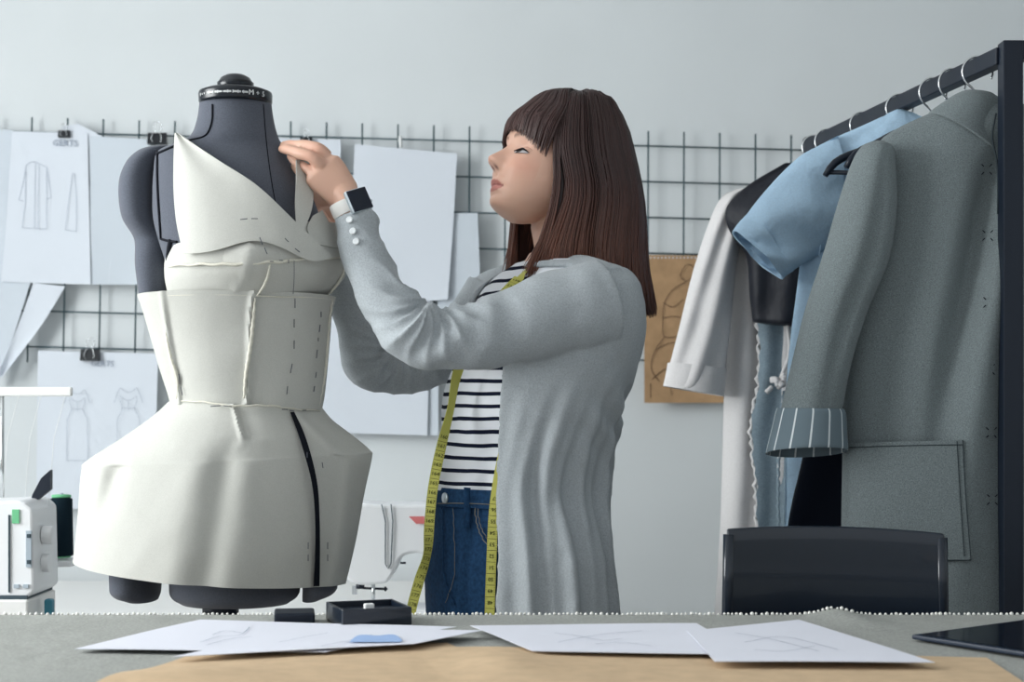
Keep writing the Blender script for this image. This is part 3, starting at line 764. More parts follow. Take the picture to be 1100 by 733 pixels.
g = G(); g.tube([S(66, 598, .16), S(66, 530, .16)], .004, 8); g.build('spool_pin', machine2_m, ov)
sp = S(66, 599, .16)
sc_ = thing('thread_cone', 'dark navy cone of thread with green ends beside the overlock machine', 'thread', sp)
hh = 66 * 3.18 / F
g = G(); g.add(*lathe([(.018, .003), (.0235, .004), (.0235, .006), (.0215, hh - .006), (.016, hh - .003)], 28, sp)); g.build('thread_winding', threadcone_m, sc_)
for z in (0, hh - .003):
    g = G(); g.add(*lathe([(.019, z), (.019, z + .005), (.012, z + .006)], 28, sp)); g.build('cone_end', green_m, sc_)

# ================================================================ clothes rack
RA = Vector((.792, 2.55, 1.672)); RB = Vector((.641, 3.45, 1.672))
rd = (RB - RA).normalized(); rot_r = math.atan2(-rd.x, rd.y)
def rail(t): return RA + (RB - RA) * t
rk = thing('clothes_rack', 'black square-tube clothes rack at the right holding the hanging clothes', 'clothes rack', (RA.x + .25, 3.0, 0))
ts = .032
def post(p, z0, z1): 
    g = G(); g.box((p.x + .011, p.y, (z0 + z1)/2), (ts, ts, z1 - z0)); return g
for p in (RA, RB):
    dz = RA.z + .02
    post(p, 0, dz).build('post', black_m, rk, smooth=False, bevel=.002)
    post(p + Vector((.50, 0, 0)), 0, dz).build('post', black_m, rk, smooth=False, bevel=.002)
    for z in (dz - .015, .08):
        g = G(); g.box((p.x + .256, p.y, z), (.50 - ts, .030, .030)); g.build('cross_bar', black_m, rk, smooth=False, bevel=.002)
g = G(); mid = (RA + RB)/2; L_ = (RB - RA).length - ts + .012
g.box(mid + Vector((.004, 0, 0)), (.024, L_, .028), rz=rot_r); g.build('hanging_rail', black_m, rk, smooth=False, bevel=.002)
for xo in (0, .5):
    g = G(); g.box((mid.x + xo + .006, mid.y, .08), (.028, L_, .028), rz=rot_r); g.build('lower_rail', black_m, rk, smooth=False, bevel=.002)
# hangers
def hanger_proto():
    t = bpy.data.objects.new('clothes_hanger', None); C.objects.link(t); t.empty_display_size = .03
    pts = [(.0255*math.cos(a), 0, -.0265 + .0255*math.sin(a)) for a in np.linspace(-.5, PI + .35, 16)]
    pts += [(-.020, 0, -.043), (-.007, 0, -.056), (0, 0, -.066), (0, 0, -.085)]
    G().tube(spl(pts, 50), .0019, 8).build('hook', steel_m, t, local=True)
    g = G()
    for s in (-1, 1):
        g.tube(spl([(0, 0, -.085), (s*.05, 0, -.094), (s*.12, 0, -.128), (s*.185, 0, -.160), (s*.198, 0, -.178)], 16), [.007]*14 + [.0065, .005], 10, flat=1.1)
    g.tube([(-.19, 0, -.172), (.19, 0, -.172)], .004, 8)
    g.build('hanger_arms', vest_m if False else black_m, t, local=True)
    for s in (-1, 1):
        g = G(); g.tube(spl([(s*.12, 0, -.14), (s*.13, -.004, -.158), (s*.137, 0, -.172)], 8), .0032, 6); g.build('strap_hook', black_m, t, local=True)
    return t
hp = hanger_proto(); first = True
for tt_, tilt, lab in ((.10, -rot_r, 'hanger carrying the grey wool coat, nearest on the rail'), (.205, .06, 'empty black hanger just behind the grey coat'),
                       (.29, -.05, 'black hanger with its arm showing between the grey coat and blue shirt'), (.45, -rot_r, 'hanger inside the pale blue shirt'),
                       (.65, .02, 'hanger on the rail behind the blue shirt with only its hook showing'), (.86, -rot_r, 'black hanger with its arm above the black satin blouse'),
                       (.945, -rot_r, 'hanger carrying the white robe, farthest on the rail')):
    o = hp if first else child_copy(hp); first = False
    o.location = rail(tt_) + Vector((0, 0, .018)); o.rotation_euler = (0, 0, rot_r + tilt)
    setp(o, lab, 'clothes hanger', 'hangers on the rail')

# ---------------------------------------------------------------- grey wool coat
yc = 2.64
ct = thing('wool_coat', 'long grey wool coat with pinstriped turned-up cuff hanging nearest on the rack', 'coat', P(1060, 300, yc))
body = Rows([(112, 1020, 1096, .030), (122, 998, 1120, .042), (137, 966, 1150, .050), (152, 944, 1172, .055), (175, 932, 1184, .062), (220, 930, 1190, .070), (300, 918, 1206, .074), (400, 908, 1216, .076), (520, 905, 1222, .080), (660, 903, 1228, .086), (790, 900, 1234, .09)], yc, .42)
def cdisp(t, u, fr, q):
    d = Vector((0, 0, 0))
    if fr > 0:
        a = math.exp(-((t - 6.0)/2.0)**2)
        c = -.10 - .12*(t - 5)
        d.y += .034*a*math.exp(-((u - c)/.10)**2) - .020*a*math.exp(-((u - c - .20)/.12)**2)
        d.y += .008*math.sin(7*u + 1)*min(1, t/8) + .004*nz(q, 7, 21)
    return d
v, f = body.loft(120, 90, True, cdisp); mesh('coat_body', v, f, coat_m, ct)
slv = Rows([(152, 938, 152, 950, .012), (157, 926, 160, 960, .030), (175, 915, 182, 961, .044), (220, 900, 230, 962, .052), (275, 884, 280, 954, .055), (330, 866, 333, 932, .054), (385, 852, 386, 915, .050), (440, 839, 442, 904, .046), (452, 837, 454, 904, .045)], yc - .05)
def sdisp2(t, u, fr, q):
    d = Vector((0, 0, 0))
    if fr > 0:
        d.y += .012*math.exp(-((u - .25)/.25)**2)*math.exp(-((t - 4.5)/2)**2) + .005*nz(q, 12, 4)
    return d
v, f = slv.loft(60, 70, True, sdisp2); mesh('sleeve', v, f, coat_m, ct)
slr = Rows([(152, 1164, 152, 1178, .012), (160, 1156, 157, 1190, .030), (182, 1155, 175, 1201, .044), (230, 1154, 220, 1216, .052), (333, 1182, 330, 1250, .054), (454, 1214, 452, 1280, .045)], yc - .03)
v, f = slr.loft(40, 40); mesh('sleeve', v, f, coat_m, ct)
cuf = Rows([(439, 836, 440, 905, .049), (445, 834, 446, 907, .052), (462, 830, 463, 908, .054), (482, 825, 480, 909, .057), (487, 824, 485, 909, .056)], yc - .05)
n, m_ = 60, 14; v, _ = cuf.loft(n, m_, False, lambda t, u, fr, q: Vector((0, 0, fr*.010*math.sqrt(max(0, 1 - u*u))*t/4)))
vv = []; ff = []; uv = []
for j in range(m_):
    for k in range(n + 1): vv.append(v[j*n + k % n]); uv.append((k/n, j/m_))
ff = grid_faces(n + 1, m_); mesh('turned_cuff', vv, ff, cuff_m, ct, solid=.004, uvs=uv)
col = Rows([(99, 1034, 103, 1066, .022), (104, 1024, 108, 1071, .034), (112, 1012, 116, 1074, .042), (120, 1001, 150, 1069, .052), (124, 998, 176, 1074, .060)], yc, .45)
v, f = col.loft(60, 24, False); mesh('stand_collar', v, f, coat_m, ct, solid=.004)
seam(body, [(944, 155), (955, 190), (959, 230), (953, 275), (940, 312), (928, 340)], .0016, coat_seam, ct, 'armhole_seam', .008)
seam(body, [(1070, 122), (1066, 145), (1071, 175), (1072, 230)], .0016, coat_seam, ct, 'front_edge', .008)
pk = []
Ls = spl([(912, 476), (912, 540), (912, 602)], 12); Rs = spl([(1034, 473), (1038, 540), (1043, 602)], 12)
for j in range(12):
    for i in range(16):
        u = i/15; x = Ls[j][0] + (Rs[j][0]-Ls[j][0])*u; y = Ls[j][1] + (Rs[j][1]-Ls[j][1])*u
        pk.append(body.see(x, y, .013))
mesh('patch_pocket', pk, grid_faces(16, 12), coat_m, ct, solid=.003)
for pts in ([(1028, 474), (1032, 540), (1036, 598)], [(912, 481), (970, 479), (1034, 478)], [(1034, 473), (1038, 540), (1043, 602)], [(912, 602), (980, 602), (1043, 602)]):
    seam(body, pts, .0007, coat_seam, ct, 'pocket_stitching', .0155, n=20)
for cx_, cy_ in ((1060, 182), (1061, 253), (1062, 325), (1063, 397), (1065, 465), (1066, 537)):
    g = G()
    for sx in (-1, 1):
        for sy in (-1, 1):
            a = body.see(cx_ + sx*3.0, cy_ + sy*3.0, .010); b = body.see(cx_ + sx*5.5, cy_ + sy*5.5, .010)
            g.tube([a, b], .0009, 5)
    g.build('button_mark', formd_m, ct)

# ---------------------------------------------------------------- pale blue shirt
yc = 2.955
bs = thing('blue_shirt', 'pale blue short-sleeved shirt hanging behind the grey coat', 'shirt', P(965, 300, yc))
bb = Rows([(126, 946, 990, .028), (138, 920, 1014, .038), (152, 890, 1042, .045), (168, 872, 1060, .052), (200, 868, 1066, .058), (280, 860, 1072, .062), (400, 846, 1084, .066), (520, 844, 1090, .07), (640, 842, 1095, .07)], yc, .45)
def bsd(t, u, fr, q):
    d = Vector((0, 0, 0)); d.y = fr*(.010*math.sin(9*u + .5*t)*min(1, t/4) + .005*nz(q, 10, 9)); return d
v, f = bb.loft(90, 60, True, bsd); mesh('shirt_body', v, f, blueshirt_m, bs)
bsl = Rows([(146, 900, 232, 905, .030), (158, 878, 262, 892, .045), (172, 855, 276, 874, .050), (208, 820, 286, 858, .050), (246, 791, 297, 842, .047)], yc - .03, .45)
def bsd2(t, u, fr, q):
    d = Vector((0, 0, 0)); d.y = fr*(.008*math.sin(5*u + 2*t) + .006*nz(q, 16, 2)); return d
v, f = bsl.loft(60, 40, False, bsd2); mesh('sleeve', v, f, blueshirt_m, bs, solid=.002)
bsh = Rows([(231, 802, 291, 851, .051), (240, 794, 295, 845, .053), (249, 788, 300, 840, .052)], yc - .03, .45)
v, f = bsh.loft(60, 10, False, bsd2); mesh('sleeve_hem', v, f, blueshirt_m, bs, solid=.003)
bc = Rows([(119, 962, 122, 976, .016), (124, 952, 126, 986, .028), (136, 936, 136, 1000, .040), (146, 922, 146, 1012, .046)], yc, .45)
v, f = bc.loft(50, 14, False); mesh('collar', v, f, blueshirt_m, bs, solid=.003)
seam(bb, [(872, 160), (880, 200), (884, 240), (880, 275)], .0012, blueshirt_m, bs, 'armhole_seam', .012)

# ---------------------------------------------------------------- black top, white robe, black skirt
yc = 3.335
bt = thing('satin_blouse', 'short black satin blouse hanging between the blue shirt and white robe', 'blouse', P(882, 250, yc))
bv = Rows([(176, 842, 920, .026), (198, 805, 958, .038), (220, 782, 980, .045), (238, 780, 982, .048), (258, 790, 972, .050), (278, 803, 960, .052), (320, 806, 958, .054), (346, 809, 360, 954, .054)], yc, .45)
v, f = bv.loft(80, 40, True, lambda t, u, fr, q: Vector((0, fr*(.006*math.sin(14*u + t) + .008*nz(q, 14, 6)), 0))); mesh('top_body', v, f, vest_m, bt)
yc = 3.44
wr = thing('white_robe', 'long white linen robe with raw edges hanging farthest on the rack', 'robe', P(868, 300, yc))
rb = Rows([(184, 838, 900, .028), (196, 815, 922, .038), (212, 795, 942, .045), (240, 786, 952, .054), (300, 784, 955, .060), (420, 778, 960, .066), (560, 774, 965, .072), (680, 767, 972, .078), (800, 760, 980, .08)], yc, .45)
v, f = rb.loft(100, 70, True, lambda t, u, fr, q: Vector((0, fr*(.012*math.sin(13*u + .6*t)*min(1, t/3) + .006*nz(q, 9, 3)), 0))); mesh('robe_body', v, f, robe_m, wr)
rs = Rows([(203, 792, 206, 806, .012), (214, 774, 222, 802, .030), (250, 758, 262, 794, .042), (299, 743, 310, 788, .046), (350, 731, 358, 783, .046), (392, 720, 397, 778, .043), (410, 716, 416, 777, .042), (414, 715, 424, 775, .040)], yc - .05, .5)
v, f = rs.loft(60, 60, False, lambda t, u, fr, q: Vector((0, fr*(.007*math.sin(6*u + t) + .006*nz(q, 14, 7)), 0))); mesh('sleeve', v, f, robe_m, wr, solid=.002)
rc = Rows([(390, 718, 396, 780, .046), (402, 716, 408, 779, .047), (415, 713, 426, 777, .045)], yc - .05, .5)
v, f = rc.loft(60, 10, False); mesh('turned_cuff', v, f, robe_m, wr, solid=.003)
L = [(800, 262), (806, 300), (814, 350), (815, 406), (807, 460), (812, 520), (813, 580), (812, 680)]; R = [(862, 262), (862, 300), (864, 350), (866, 406), (868, 460), (870, 520), (870, 580), (870, 680)]
Ls = spl(L, 60); Rs = spl(R, 60); v = []
for j in range(60):
    for i in range(24):
        u = i/23; x = Ls[j][0] + (Rs[j][0]-Ls[j][0])*u + (1.2*math.sin(j*2.1) + .8*math.sin(j*.9) if i == 0 else 0); y = Ls[j][1] + (Rs[j][1]-Ls[j][1])*u
        q = rb.see(x, y, .016); q.y -= .008*math.sin(7*u + .05*j); v.append(q)
mesh('front_facing', v, grid_faces(24, 60), chambray_m, wr, solid=.002)
g = G(); g.tube([rb.see(x + 1.3*math.sin(i*2.1) + .9*math.sin(i*.8), y, .018) for i, (x, y) in enumerate(spl(L, 110))], [.0042 + .0016*math.sin(i*1.7) for i in range(110)], 7); g.build('raw_edge', robe_m, wr)
g = G(); g.tube([rb.see(x + .8*math.sin(i*2.1), y, .026) for i, (x, y) in enumerate(spl([(842, 420), (838, 470), (836, 520), (837, 580)], 50))], [.003 + .001*math.sin(i*1.7) for i in range(50)], 7); g.build('raw_edge', chambray_m, wr)
g = G()
for i in range(9):
    a = rb.see(836 + 8*math.sin(i*2.2), 412 + 5*math.cos(i*1.3), .040); b = a + Vector((.012*math.sin(i), -.01, .012*math.cos(i*2)))
    g.tube(spl([a, (a + b)/2 + Vector((.004, -.004, .004)), b], 6), .0055, 7)
g.tube(spl([rb.see(846, 350, .034), rb.see(848, 380, .034), rb.see(838, 408, .036)], 10), .0045, 7); g.build('fabric_tie', robe_m, wr)
yc = 2.80
bk = thing('black_skirt', 'long black garment hanging behind the coat, showing under its cuff', 'skirt', P(1000, 400, yc))
kr = Rows([(214, 940, 1060, .012), (240, 930, 1070, .018), (320, 905, 1095, .028), (420, 876, 1120, .036), (495, 862, 1135, .042), (562, 847, 1150, .046), (680, 832, 1166, .05), (800, 820, 1180, .05)], yc, .45)
v, f = kr.loft(70, 40, True, lambda t, u, fr, q: Vector((0, fr*.006*math.sin(12*u + t), 0))); mesh('skirt_cloth', v, f, trouser_m, bk)
g = G(); g.box(kr.see(1000, 222, .0), (.2, .028, .02)); g.build('waistband', trouser_m, bk, smooth=False, bevel=.003)

# ================================================================ chair behind the table
yc = 2.44
cx0 = P(893, 600, yc).x
ch = thing('chair', 'glossy black chair with a curved backrest, behind the table before the coat', 'chair', (cx0, 2.25, 0))
hw = 115 * yc / F; zt = P(893, 565, yc).z; zb = .60; v = []; nx, nz_ = 41, 17
def backp(u, w):  # u -1..1, w 0..1
    rx = 1 - .02*(w > .96)
    x = cx0 + hw*u; z = zb + (zt - zb)*w - .006*u*u*w - .0035*u*w
    return Vector((x, yc + .018*(1 - u*u) - .03, z))
for s in (-1, 1):
    for j in range(nz_):
        for i in range(nx):
            p = backp(-1 + 2*i/(nx-1), j/(nz_-1)); p.y += s*.006; v.append(p)
f = grid_faces(nx, nz_); N = nx*nz_; ff = list(f) + [tuple(q + N for q in reversed(a)) for a in f]
ring = [i for i in range(nx)] + [nx*j + nx - 1 for j in range(1, nz_)] + [N - 1 - i for i in range(1, nx)] + [nx*j for j in range(nz_ - 2, 0, -1)]
for a, b in zip(ring, ring[1:] + ring[:1]): ff.append((a, b, b + N, a + N))
mesh('backrest', v, ff, chair_m, ch, bevel=.003)
for s in (-1, 1):
    g = G(); g.tube(spl([(cx0 + s*(hw - .003), yc - .030, zt - .012 + (-.004 if s > 0 else .001)), (cx0 + s*hw, yc - .030, .60), (cx0 + s*hw*.97, yc - .035, .44), (cx0 + s*hw*.97, yc + .0, 0)], 14), .0075, 10, flat=1.2)
    g.build('leg', chair_m, ch)
    g = G(); g.tube([(cx0 + s*hw*.93, 2.06, .44), (cx0 + s*hw*.97, 2.04, 0)], .0095, 10); g.build('leg', chair_m, ch)
g = G(); g.box((cx0, 2.225, .452), (hw*1.92, .38, .018)); g.build('seat', chair_m, ch, smooth=False, bevel=.006)

# ================================================================ the woman
YWm = 2.70
def skin_material():
    m = bpy.data.materials.new('skin'); m.use_nodes = True; nt = m.node_tree; b = nt.nodes['Principled BSDF']
    at = nt.nodes.new('ShaderNodeAttribute'); at.attribute_name = 'pigment'
    nt.links.new(at.outputs['Color'], b.inputs['Base Color'])
    b.inputs['Roughness'].default_value = .48; b.inputs['Specular IOR Level'].default_value = .35
    b.inputs['Subsurface Weight'].default_value = .12; b.inputs['Subsurface Radius'].default_value = (.012, .005, .003); b.inputs['Subsurface Scale'].default_value = .5
    return m
skin_m = skin_material()
def hair_material():
    m = bpy.data.materials.new('brown_hair'); m.use_nodes = True; nt = m.node_tree; b = nt.nodes['Principled BSDF']
    at = nt.nodes.new('ShaderNodeAttribute'); at.attribute_name = 'dye'
    nt.links.new(at.outputs['Color'], b.inputs['Base Color'])
    b.inputs['Roughness'].default_value = .38; b.inputs['Specular IOR Level'].default_value = .45
    return m
hair_m = hair_material()
person = thing('person', 'woman in grey cardigan, striped top and jeans pinning the toile on the dress form', 'person', (P(545, 600, YWm).x, YWm, 0))

# ---- torso frame: she faces left and a little towards the camera
psi = math.radians(35)
FWD = Vector((-math.cos(psi), -math.sin(psi), 0)); LFT = Vector((math.sin(psi), -math.cos(psi), 0))
def T(py, pcx, a, b, th, yy=YWm):
    c = P(pcx, py, yy); return c + FWD*(a*math.cos(th)) + LFT*(b*math.sin(th))
body_tab = np.array([(272, 601, .050, .054), (284, 600, .058, .075), (294, 599, .068, .125), (306, 598, .080, .160), (325, 595, .094, .172), (350, 590, .102, .172), (385, 580, .112, .160), (415, 570, .120, .152), (440, 562, .118, .146), (470, 554, .106, .136),
                     (500, 548, .100, .130), (525, 545, .100, .132), (560, 545, .110, .150), (600, 546, .116, .166), (640, 547, .116, .172), (670, 548, .112, .174)], float)
def bt_(y): return [float(herm(body_tab[:, 0], body_tab[:, k], y)) for k in range(4)]
def torso_ring(y, off=0, n=48):
    _, c, a, b = bt_(y); return [T(y, c, a + off, b + off, 2*PI*k/n) for k in range(n)]
def loft_rings(rings, cap=True):
    n = len(rings[0]); m = len(rings); v = [p for r in rings for p in r]; f = grid_faces(n, m, True)
    if cap: f.append(tuple(range(n-1, -1, -1))); f.append(tuple((m-1)*n + k for k in range(n)))
    return v, f

# ---- head
phi = math.radians(20); psh = math.radians(24); HS = 1.04
H0 = P(595, 184, 2.72)
hF = Vector((-math.cos(psh), -math.sin(psh), 0)); hL = Vector((math.sin(psh), -math.cos(psh), 0)); hU = Vector((0, 0, 1))
F2 = hF*math.cos(phi) + hU*math.sin(phi); U2 = hU*math.cos(phi) - hF*math.sin(phi)
def HW(x, y, z): return H0 + (F2*x + hL*y + U2*z) * HS
HMinv = Matrix((F2, hL, U2))
def HLoc(p): return (HMinv @ (Vector(p) - H0)) / HS
zs = np.array([-.108, -.105, -.098, -.087, -.072, -.053, -.036, -.022, 0, .018, .035, .055, .08, .10, .112, .118])
fx = np.array([.036, .052, .074, .0855, .0875, .0915, .0925, .0905, .0875, .0880, .0895, .0850, .072, .050, .028, .004])
bx = np.array([.036, .026, .010, -.004, -.022, -.060, -.080, -.090, -.098, -.101, -.101, -.097, -.083, -.060, -.036, -.010])
wx = np.array([.010, .017, .029, .039, .049, .060, .067, .069, .072, .0735, .0745, .074, .063, .045, .026, .006])
def gs(d, s): return math.exp(-(d/s)**2)
nzp = np.array([.016, .007, -.002, -.010, -.018, -.0235, -.0295, -.036, -.042]); nzv = np.array([0, .0035, .0095, .0155, .0215, .0252, .0222, .0110, 0])
def face_disp(y, z):
    d = 0.0
    if -.042 < z < .016:
        N = float(herm(nzp[::-1], nzv[::-1], z)); sg = .0070 + .0058*max(0, min(1, (.010 - z)/.034))
        d += N*gs(y, sg)
    for s in (-1, 1):
        d += .0095*gs(y - s*.0130, .0060)*gs(z + .029, .0080)      # wings of the nose
        d -= .012*gs(y - s*.033, .013)*gs(z - .001, .011)          # eye sockets
        d += .0078*gs(y - s*.0355, .0100)*gs(z + .0025, .0080)       # eyeballs under the lids
        d += .003*gs(y - s*.026, .018)*gs(z - .024, .008)          # brows
        d += .006*gs(y - s*.043, .020)*gs(z + .028, .020)          # cheeks
        d -= .003*gs(y - s*.006, .0035)*gs(z + .0365, .003)        # nostrils
    zo = z; z = z + 4*y*y if abs(y) < .03 else z + .0036
    lw = gs(y, .0210)
    d += .0062*lw*gs(z + .0568, .0052) + .0058*lw*gs(z + .0705, .0060) - .0032*gs(y, .022)*gs(z + .0632, .0022)
    z = zo
    d -= .0025*gs(y, .004)*gs(z + .047, .004)
    d -= .003*gs(y, .02)*gs(z + .0790, .005)
    d += .005*gs(y, .017)*gs(z + .094, .010)
    return d
def head_geo(n=128, m=130):
    v = []
    for j in range(m):
        z = -.108 + .226*j/(m-1)
        f_ = float(herm(zs, fx, z)); b_ = float(herm(zs, bx, z)); w_ = float(herm(zs, wx, z)); xm = (f_ + b_)/2; h = (f_ - b_)/2
        for k in range(n):
            a = 2*PI*k/n; c = math.cos(a); s = math.sin(a)
            e = .86
            x = xm + h*math.copysign(abs(c)**e, c); y = w_*math.copysign(abs(s)**e, s)
            if c > 0: x += face_disp(y, z)*min(1, c*2.2)
            v.append(HW(x, y, z))
    f = grid_faces(n, m, True); f.append(tuple(range(n-1, -1, -1))); f.append(tuple((m-1)*n + k for k in range(n)))
    return v, f
parts = [head_geo()]
# neck
nk = [HW(-.040, 0, .0), HW(-.042, 0, -.06), HW(-.046, 0, -.095), P(620, 264, 2.71), P(610, 288, 2.71), P(601, 305, 2.70)]
parts.append(tube_geo(spl(nk, 20), [.050 + .012*max(0, (i - 12)/8) for i in range(20)], 32))
for s in (1, -1):  # ears
    v, f = lathe([(.001, -.007), (.012, -.006), (.016, 0), (.012, .006), (.001, .007)], 16); 
    parts.append(([HW(-.008 + p.x*.9, s*.073 + p.z, -.006 + p.y*1.8) for p in v], f))
# torso + pelvis + legs
parts.append(loft_rings([torso_ring(y) for y in list(np.linspace(272, 330, 16)) + list(np.linspace(340, 670, 34))]))
hipc = P(548, 660, YWm)
LEG = []
for s in (1, -1):
    hp_ = hipc + LFT*(s*.085); k_ = Vector((hp_.x + .005, hp_.y, .47)) + LFT*(s*.01); a_ = Vector((k_.x + .02, k_.y, .085)) + LFT*(s*.02)
    LEG.append((hp_, k_, a_))
    pts = spl([hp_ + Vector((0, 0, .06)), hp_, (hp_ + k_)/2, k_, (k_*.6 + a_*.4), a_], 30)
    parts.append(tube_geo(pts, herm([0, .2, .5, .65, 1.0], [.082, .086, .055, .052, .036], np.linspace(0, 1, 30)).tolist(), 24))
    toe = a_ + FWD*.15; toe.z = .032; heel = a_ - FWD*.04; heel.z = .036
    parts.append(tube_geo(spl([heel, a_ + FWD*.02 - Vector((0, 0, .035)), toe], 12), herm([0, .4, 1], [.030, .038, .026], np.linspace(0, 1, 12)).tolist(), 16))
# arms
near = [P(650, 325, 2.565), P(592, 338, 2.535), P(529, 357, 2.50), P(472, 364, 2.475), P(441, 356, 2.478), P(418, 326, 2.492), P(389, 266, 2.522), P(382, 234, 2.538), P(376, 220, 2.545)]
nearR = [.070, .068, .057, .050, .050, .043, .0355, .0350, .030]
far = [P(534, 322, 2.86), P(500, 362, 2.85), P(462, 388, 2.84), P(426, 396, 2.83), P(400, 393, 2.82), P(391, 372, 2.80), P(385, 340, 2.79), P(372, 298, 2.76), P(362, 266, 2.73), P(357, 250, 2.715)]
farR = [.066, .058, .050, .046, .046, .044, .042, .038, .034, .029]
for pts, r in ((near, nearR), (far, farR)):
    q = spl([tuple(p) + (rr,) for p, rr in zip(pts, r)], 50)
    parts.append(tube_geo([x[:3] for x in q], [max(.02, x[3]*.74) for x in q], 24))
# hands: palm + five tapered, bent fingers
def palm(W, K, side, nrm, w0, w1, th):
    """box-like rounded palm from wrist W to knuckle middle K"""
    W = Vector(W); K = Vector(K); rings = []
    for i in range(10):
        t = i/9; c = W + (K - W)*t; ww = w0 + (w1 - w0)*min(1, t*1.5); tt2 = th*(1 - .15*t)
        if i in (0, 9): ww *= .8; tt2 *= .7
        rings.append([c + side*(ww*math.copysign(abs(math.cos(a))**.8, math.cos(a))) + nrm*(tt2*math.copysign(abs(math.sin(a))**.8, math.sin(a))) for a in [2*PI*k/24 for k in range(24)]])
    return loft_rings(rings)
def finger(pts, r0, r1):
    q = spl(pts, 22); n = len(q)
    return tube_geo(q, [(r0 + (r1 - r0)*i/(n-1))*(1 if i < n - 2 else (.8 if i == n - 2 else .45))*(1 + .05*math.sin(i*.9)) for i in range(n)], 12)
yh = 2.548
Wn = P(373, 214, yh); Kn = P(343, 178, yh - .005)
axis = (Kn - Wn).normalized(); nrm = Vector((0, -1, 0)); nrm = (nrm - axis*nrm.dot(axis)).normalized(); side = axis.cross(nrm).normalized()
if side.z < 0: side = -side
parts.append(palm(Wn, Kn, side, nrm, .0265, .034, .0155))
parts.append(tube_geo(spl([tuple(P(389, 248, 2.53)), tuple(P(380, 228, 2.54)), tuple(Wn), tuple(P(362, 202, yh))], 14), [.027, .027, .0265, .026, .026, .026, .026, .026, .026, .025, .024, .022, .020, .016], 20))
fing = [([P(352, 168, yh - .002), P(342, 159, yh - .006), P(331, 156.5, yh + .002), P(316, 155.5, yh + .018), P(302, 156, yh + .050)], .0098, .0068),
        ([P(346, 178, yh - .010), P(335, 169, yh - .016), P(322, 165, yh - .008), P(310, 161, yh + .008), P(301, 160, yh + .040)], .0108, .0070),
        ([P(339, 187, yh - .004), P(329, 181, yh + .002), P(321, 177, yh + .014), P(315, 171, yh + .026), P(310, 166, yh + .036)], .0096, .0068),
        ([P(333, 197, yh + .004), P(328, 192, yh + .014), P(323, 187, yh + .026), P(318, 181, yh + .036), P(314, 176, yh + .042)], .0086, .0062),
        ([P(366, 196, yh + .016), P(354, 182, yh + .034), P(338, 176, yh + .046), P(322, 172, yh + .050)], .0118, .0080)]
for p, r0, r1 in fing: parts.append(finger(p, r0, r1))
# far hand steadying the form's side
yf = 2.70
Wf = P(358, 252, yf + .01); Kf = P(349, 222, yf)
ax2 = (Kf - Wf).normalized(); n2 = Vector((0, -1, 0)); n2 = (n2 - ax2*n2.dot(ax2)).normalized(); s2 = ax2.cross(n2).normalized()
parts.append(palm(Wf, Kf, s2, n2, .024, .030, .014))
for i, (dx, dy) in enumerate(((8, -2), (2, -5), (-4, -4), (-9, 0))):
    parts.append(finger([P(349 + dx, 224 + dy, yf), P(346 + dx*.9, 208 + dy, yf - .006), P(341 + dx*.8, 197 + dy, yf - .004), P(335 + dx*.8, 190 + dy, yf + .004)], .0092, .0066))
parts.append(finger([P(356, 246, yf - .012), P(349, 238, yf - .028), P(343, 226, yf - .034)], .0108, .0078))

def post_body(me, co):
    ca = me.color_attributes.new('pigment', 'FLOAT_COLOR', 'POINT')
    base = np.array(rgb(214, 172, 151)[:3]); lipc = np.array(rgb(186, 112, 106)[:3]); brow = np.array(rgb(96, 66, 54)[:3]); blush = np.array(rgb(208, 146, 126)[:3]); knk = np.array(rgb(196, 140, 120)[:3])
    M3 = np.array(HMinv); L = (co - np.array(H0)) @ M3.T / HS
    x, y, z = L[:, 0], L[:, 1], L[:, 2]
    isf = (x > .05) & (np.abs(z) < .12) & (np.abs(y) < .075)
    col = np.tile(base, (len(co), 1))
    def mixin(mask, c):
        nonlocal col
        mk = np.clip(mask, 0, 1)[:, None]; col = col*(1 - mk) + c*mk
    mixin(isf*np.exp(-((np.abs(y) - .046)/.02)**2 - ((z + .030)/.02)**2)*.45, blush)
    mixin(isf*np.exp(-(y/.012)**2 - ((z + .022)/.012)**2)*.3, blush)
    zk = z; z = z + 4*np.minimum(np.abs(y), .03)**2
    wid = np.clip(1 - (np.abs(y)/.0235)**2, 0, 1)
    up = (z < 0) & (z > -.0632); lo_ = (z <= -.0632) & (z > -.0632 - .0115*wid**.6)
    top = -.0632 + .0078*wid**.7
    lip = isf & (np.abs(y) < .0235) & (((z <= top) & (z > -.0632)) | lo_) & (x > .075)
    mixin(lip*.8, lipc)
    mixin((isf & (np.abs(z + .0632) < .0015) & (np.abs(y) < .0245))*.7, np.array(rgb(130, 70, 66)[:3]))
    z = zk; ay = np.abs(y); bz = .0225 + .10*(ay - .012) - 2.2*np.maximum(0, ay - .034)**1.0*.12
    mixin(np.exp(-((z - bz)/.0032)**2)*((ay > .011) & (ay < .050))*isf*.8, brow)
    for s in (-1, 1): mixin(isf*np.exp(-((y - s*.0068)/.0042)**2 - ((z + .0368)/.0030)**2)*.9, np.array(rgb(90, 50, 46)[:3]))
    # knuckles
    for p, r0, r1 in fing:
        d = np.linalg.norm(co - np.array(p[1]), axis=1); mixin(np.exp(-(d/.012)**2)*.5, knk)
    rgba = np.concatenate([col, np.ones((len(col), 1))], 1).astype(np.float32)
    ca.data.foreach_set('color', rgba.ravel())
body_o = fuse('body', parts, .0022, 3, skin_m, person, post=post_body)

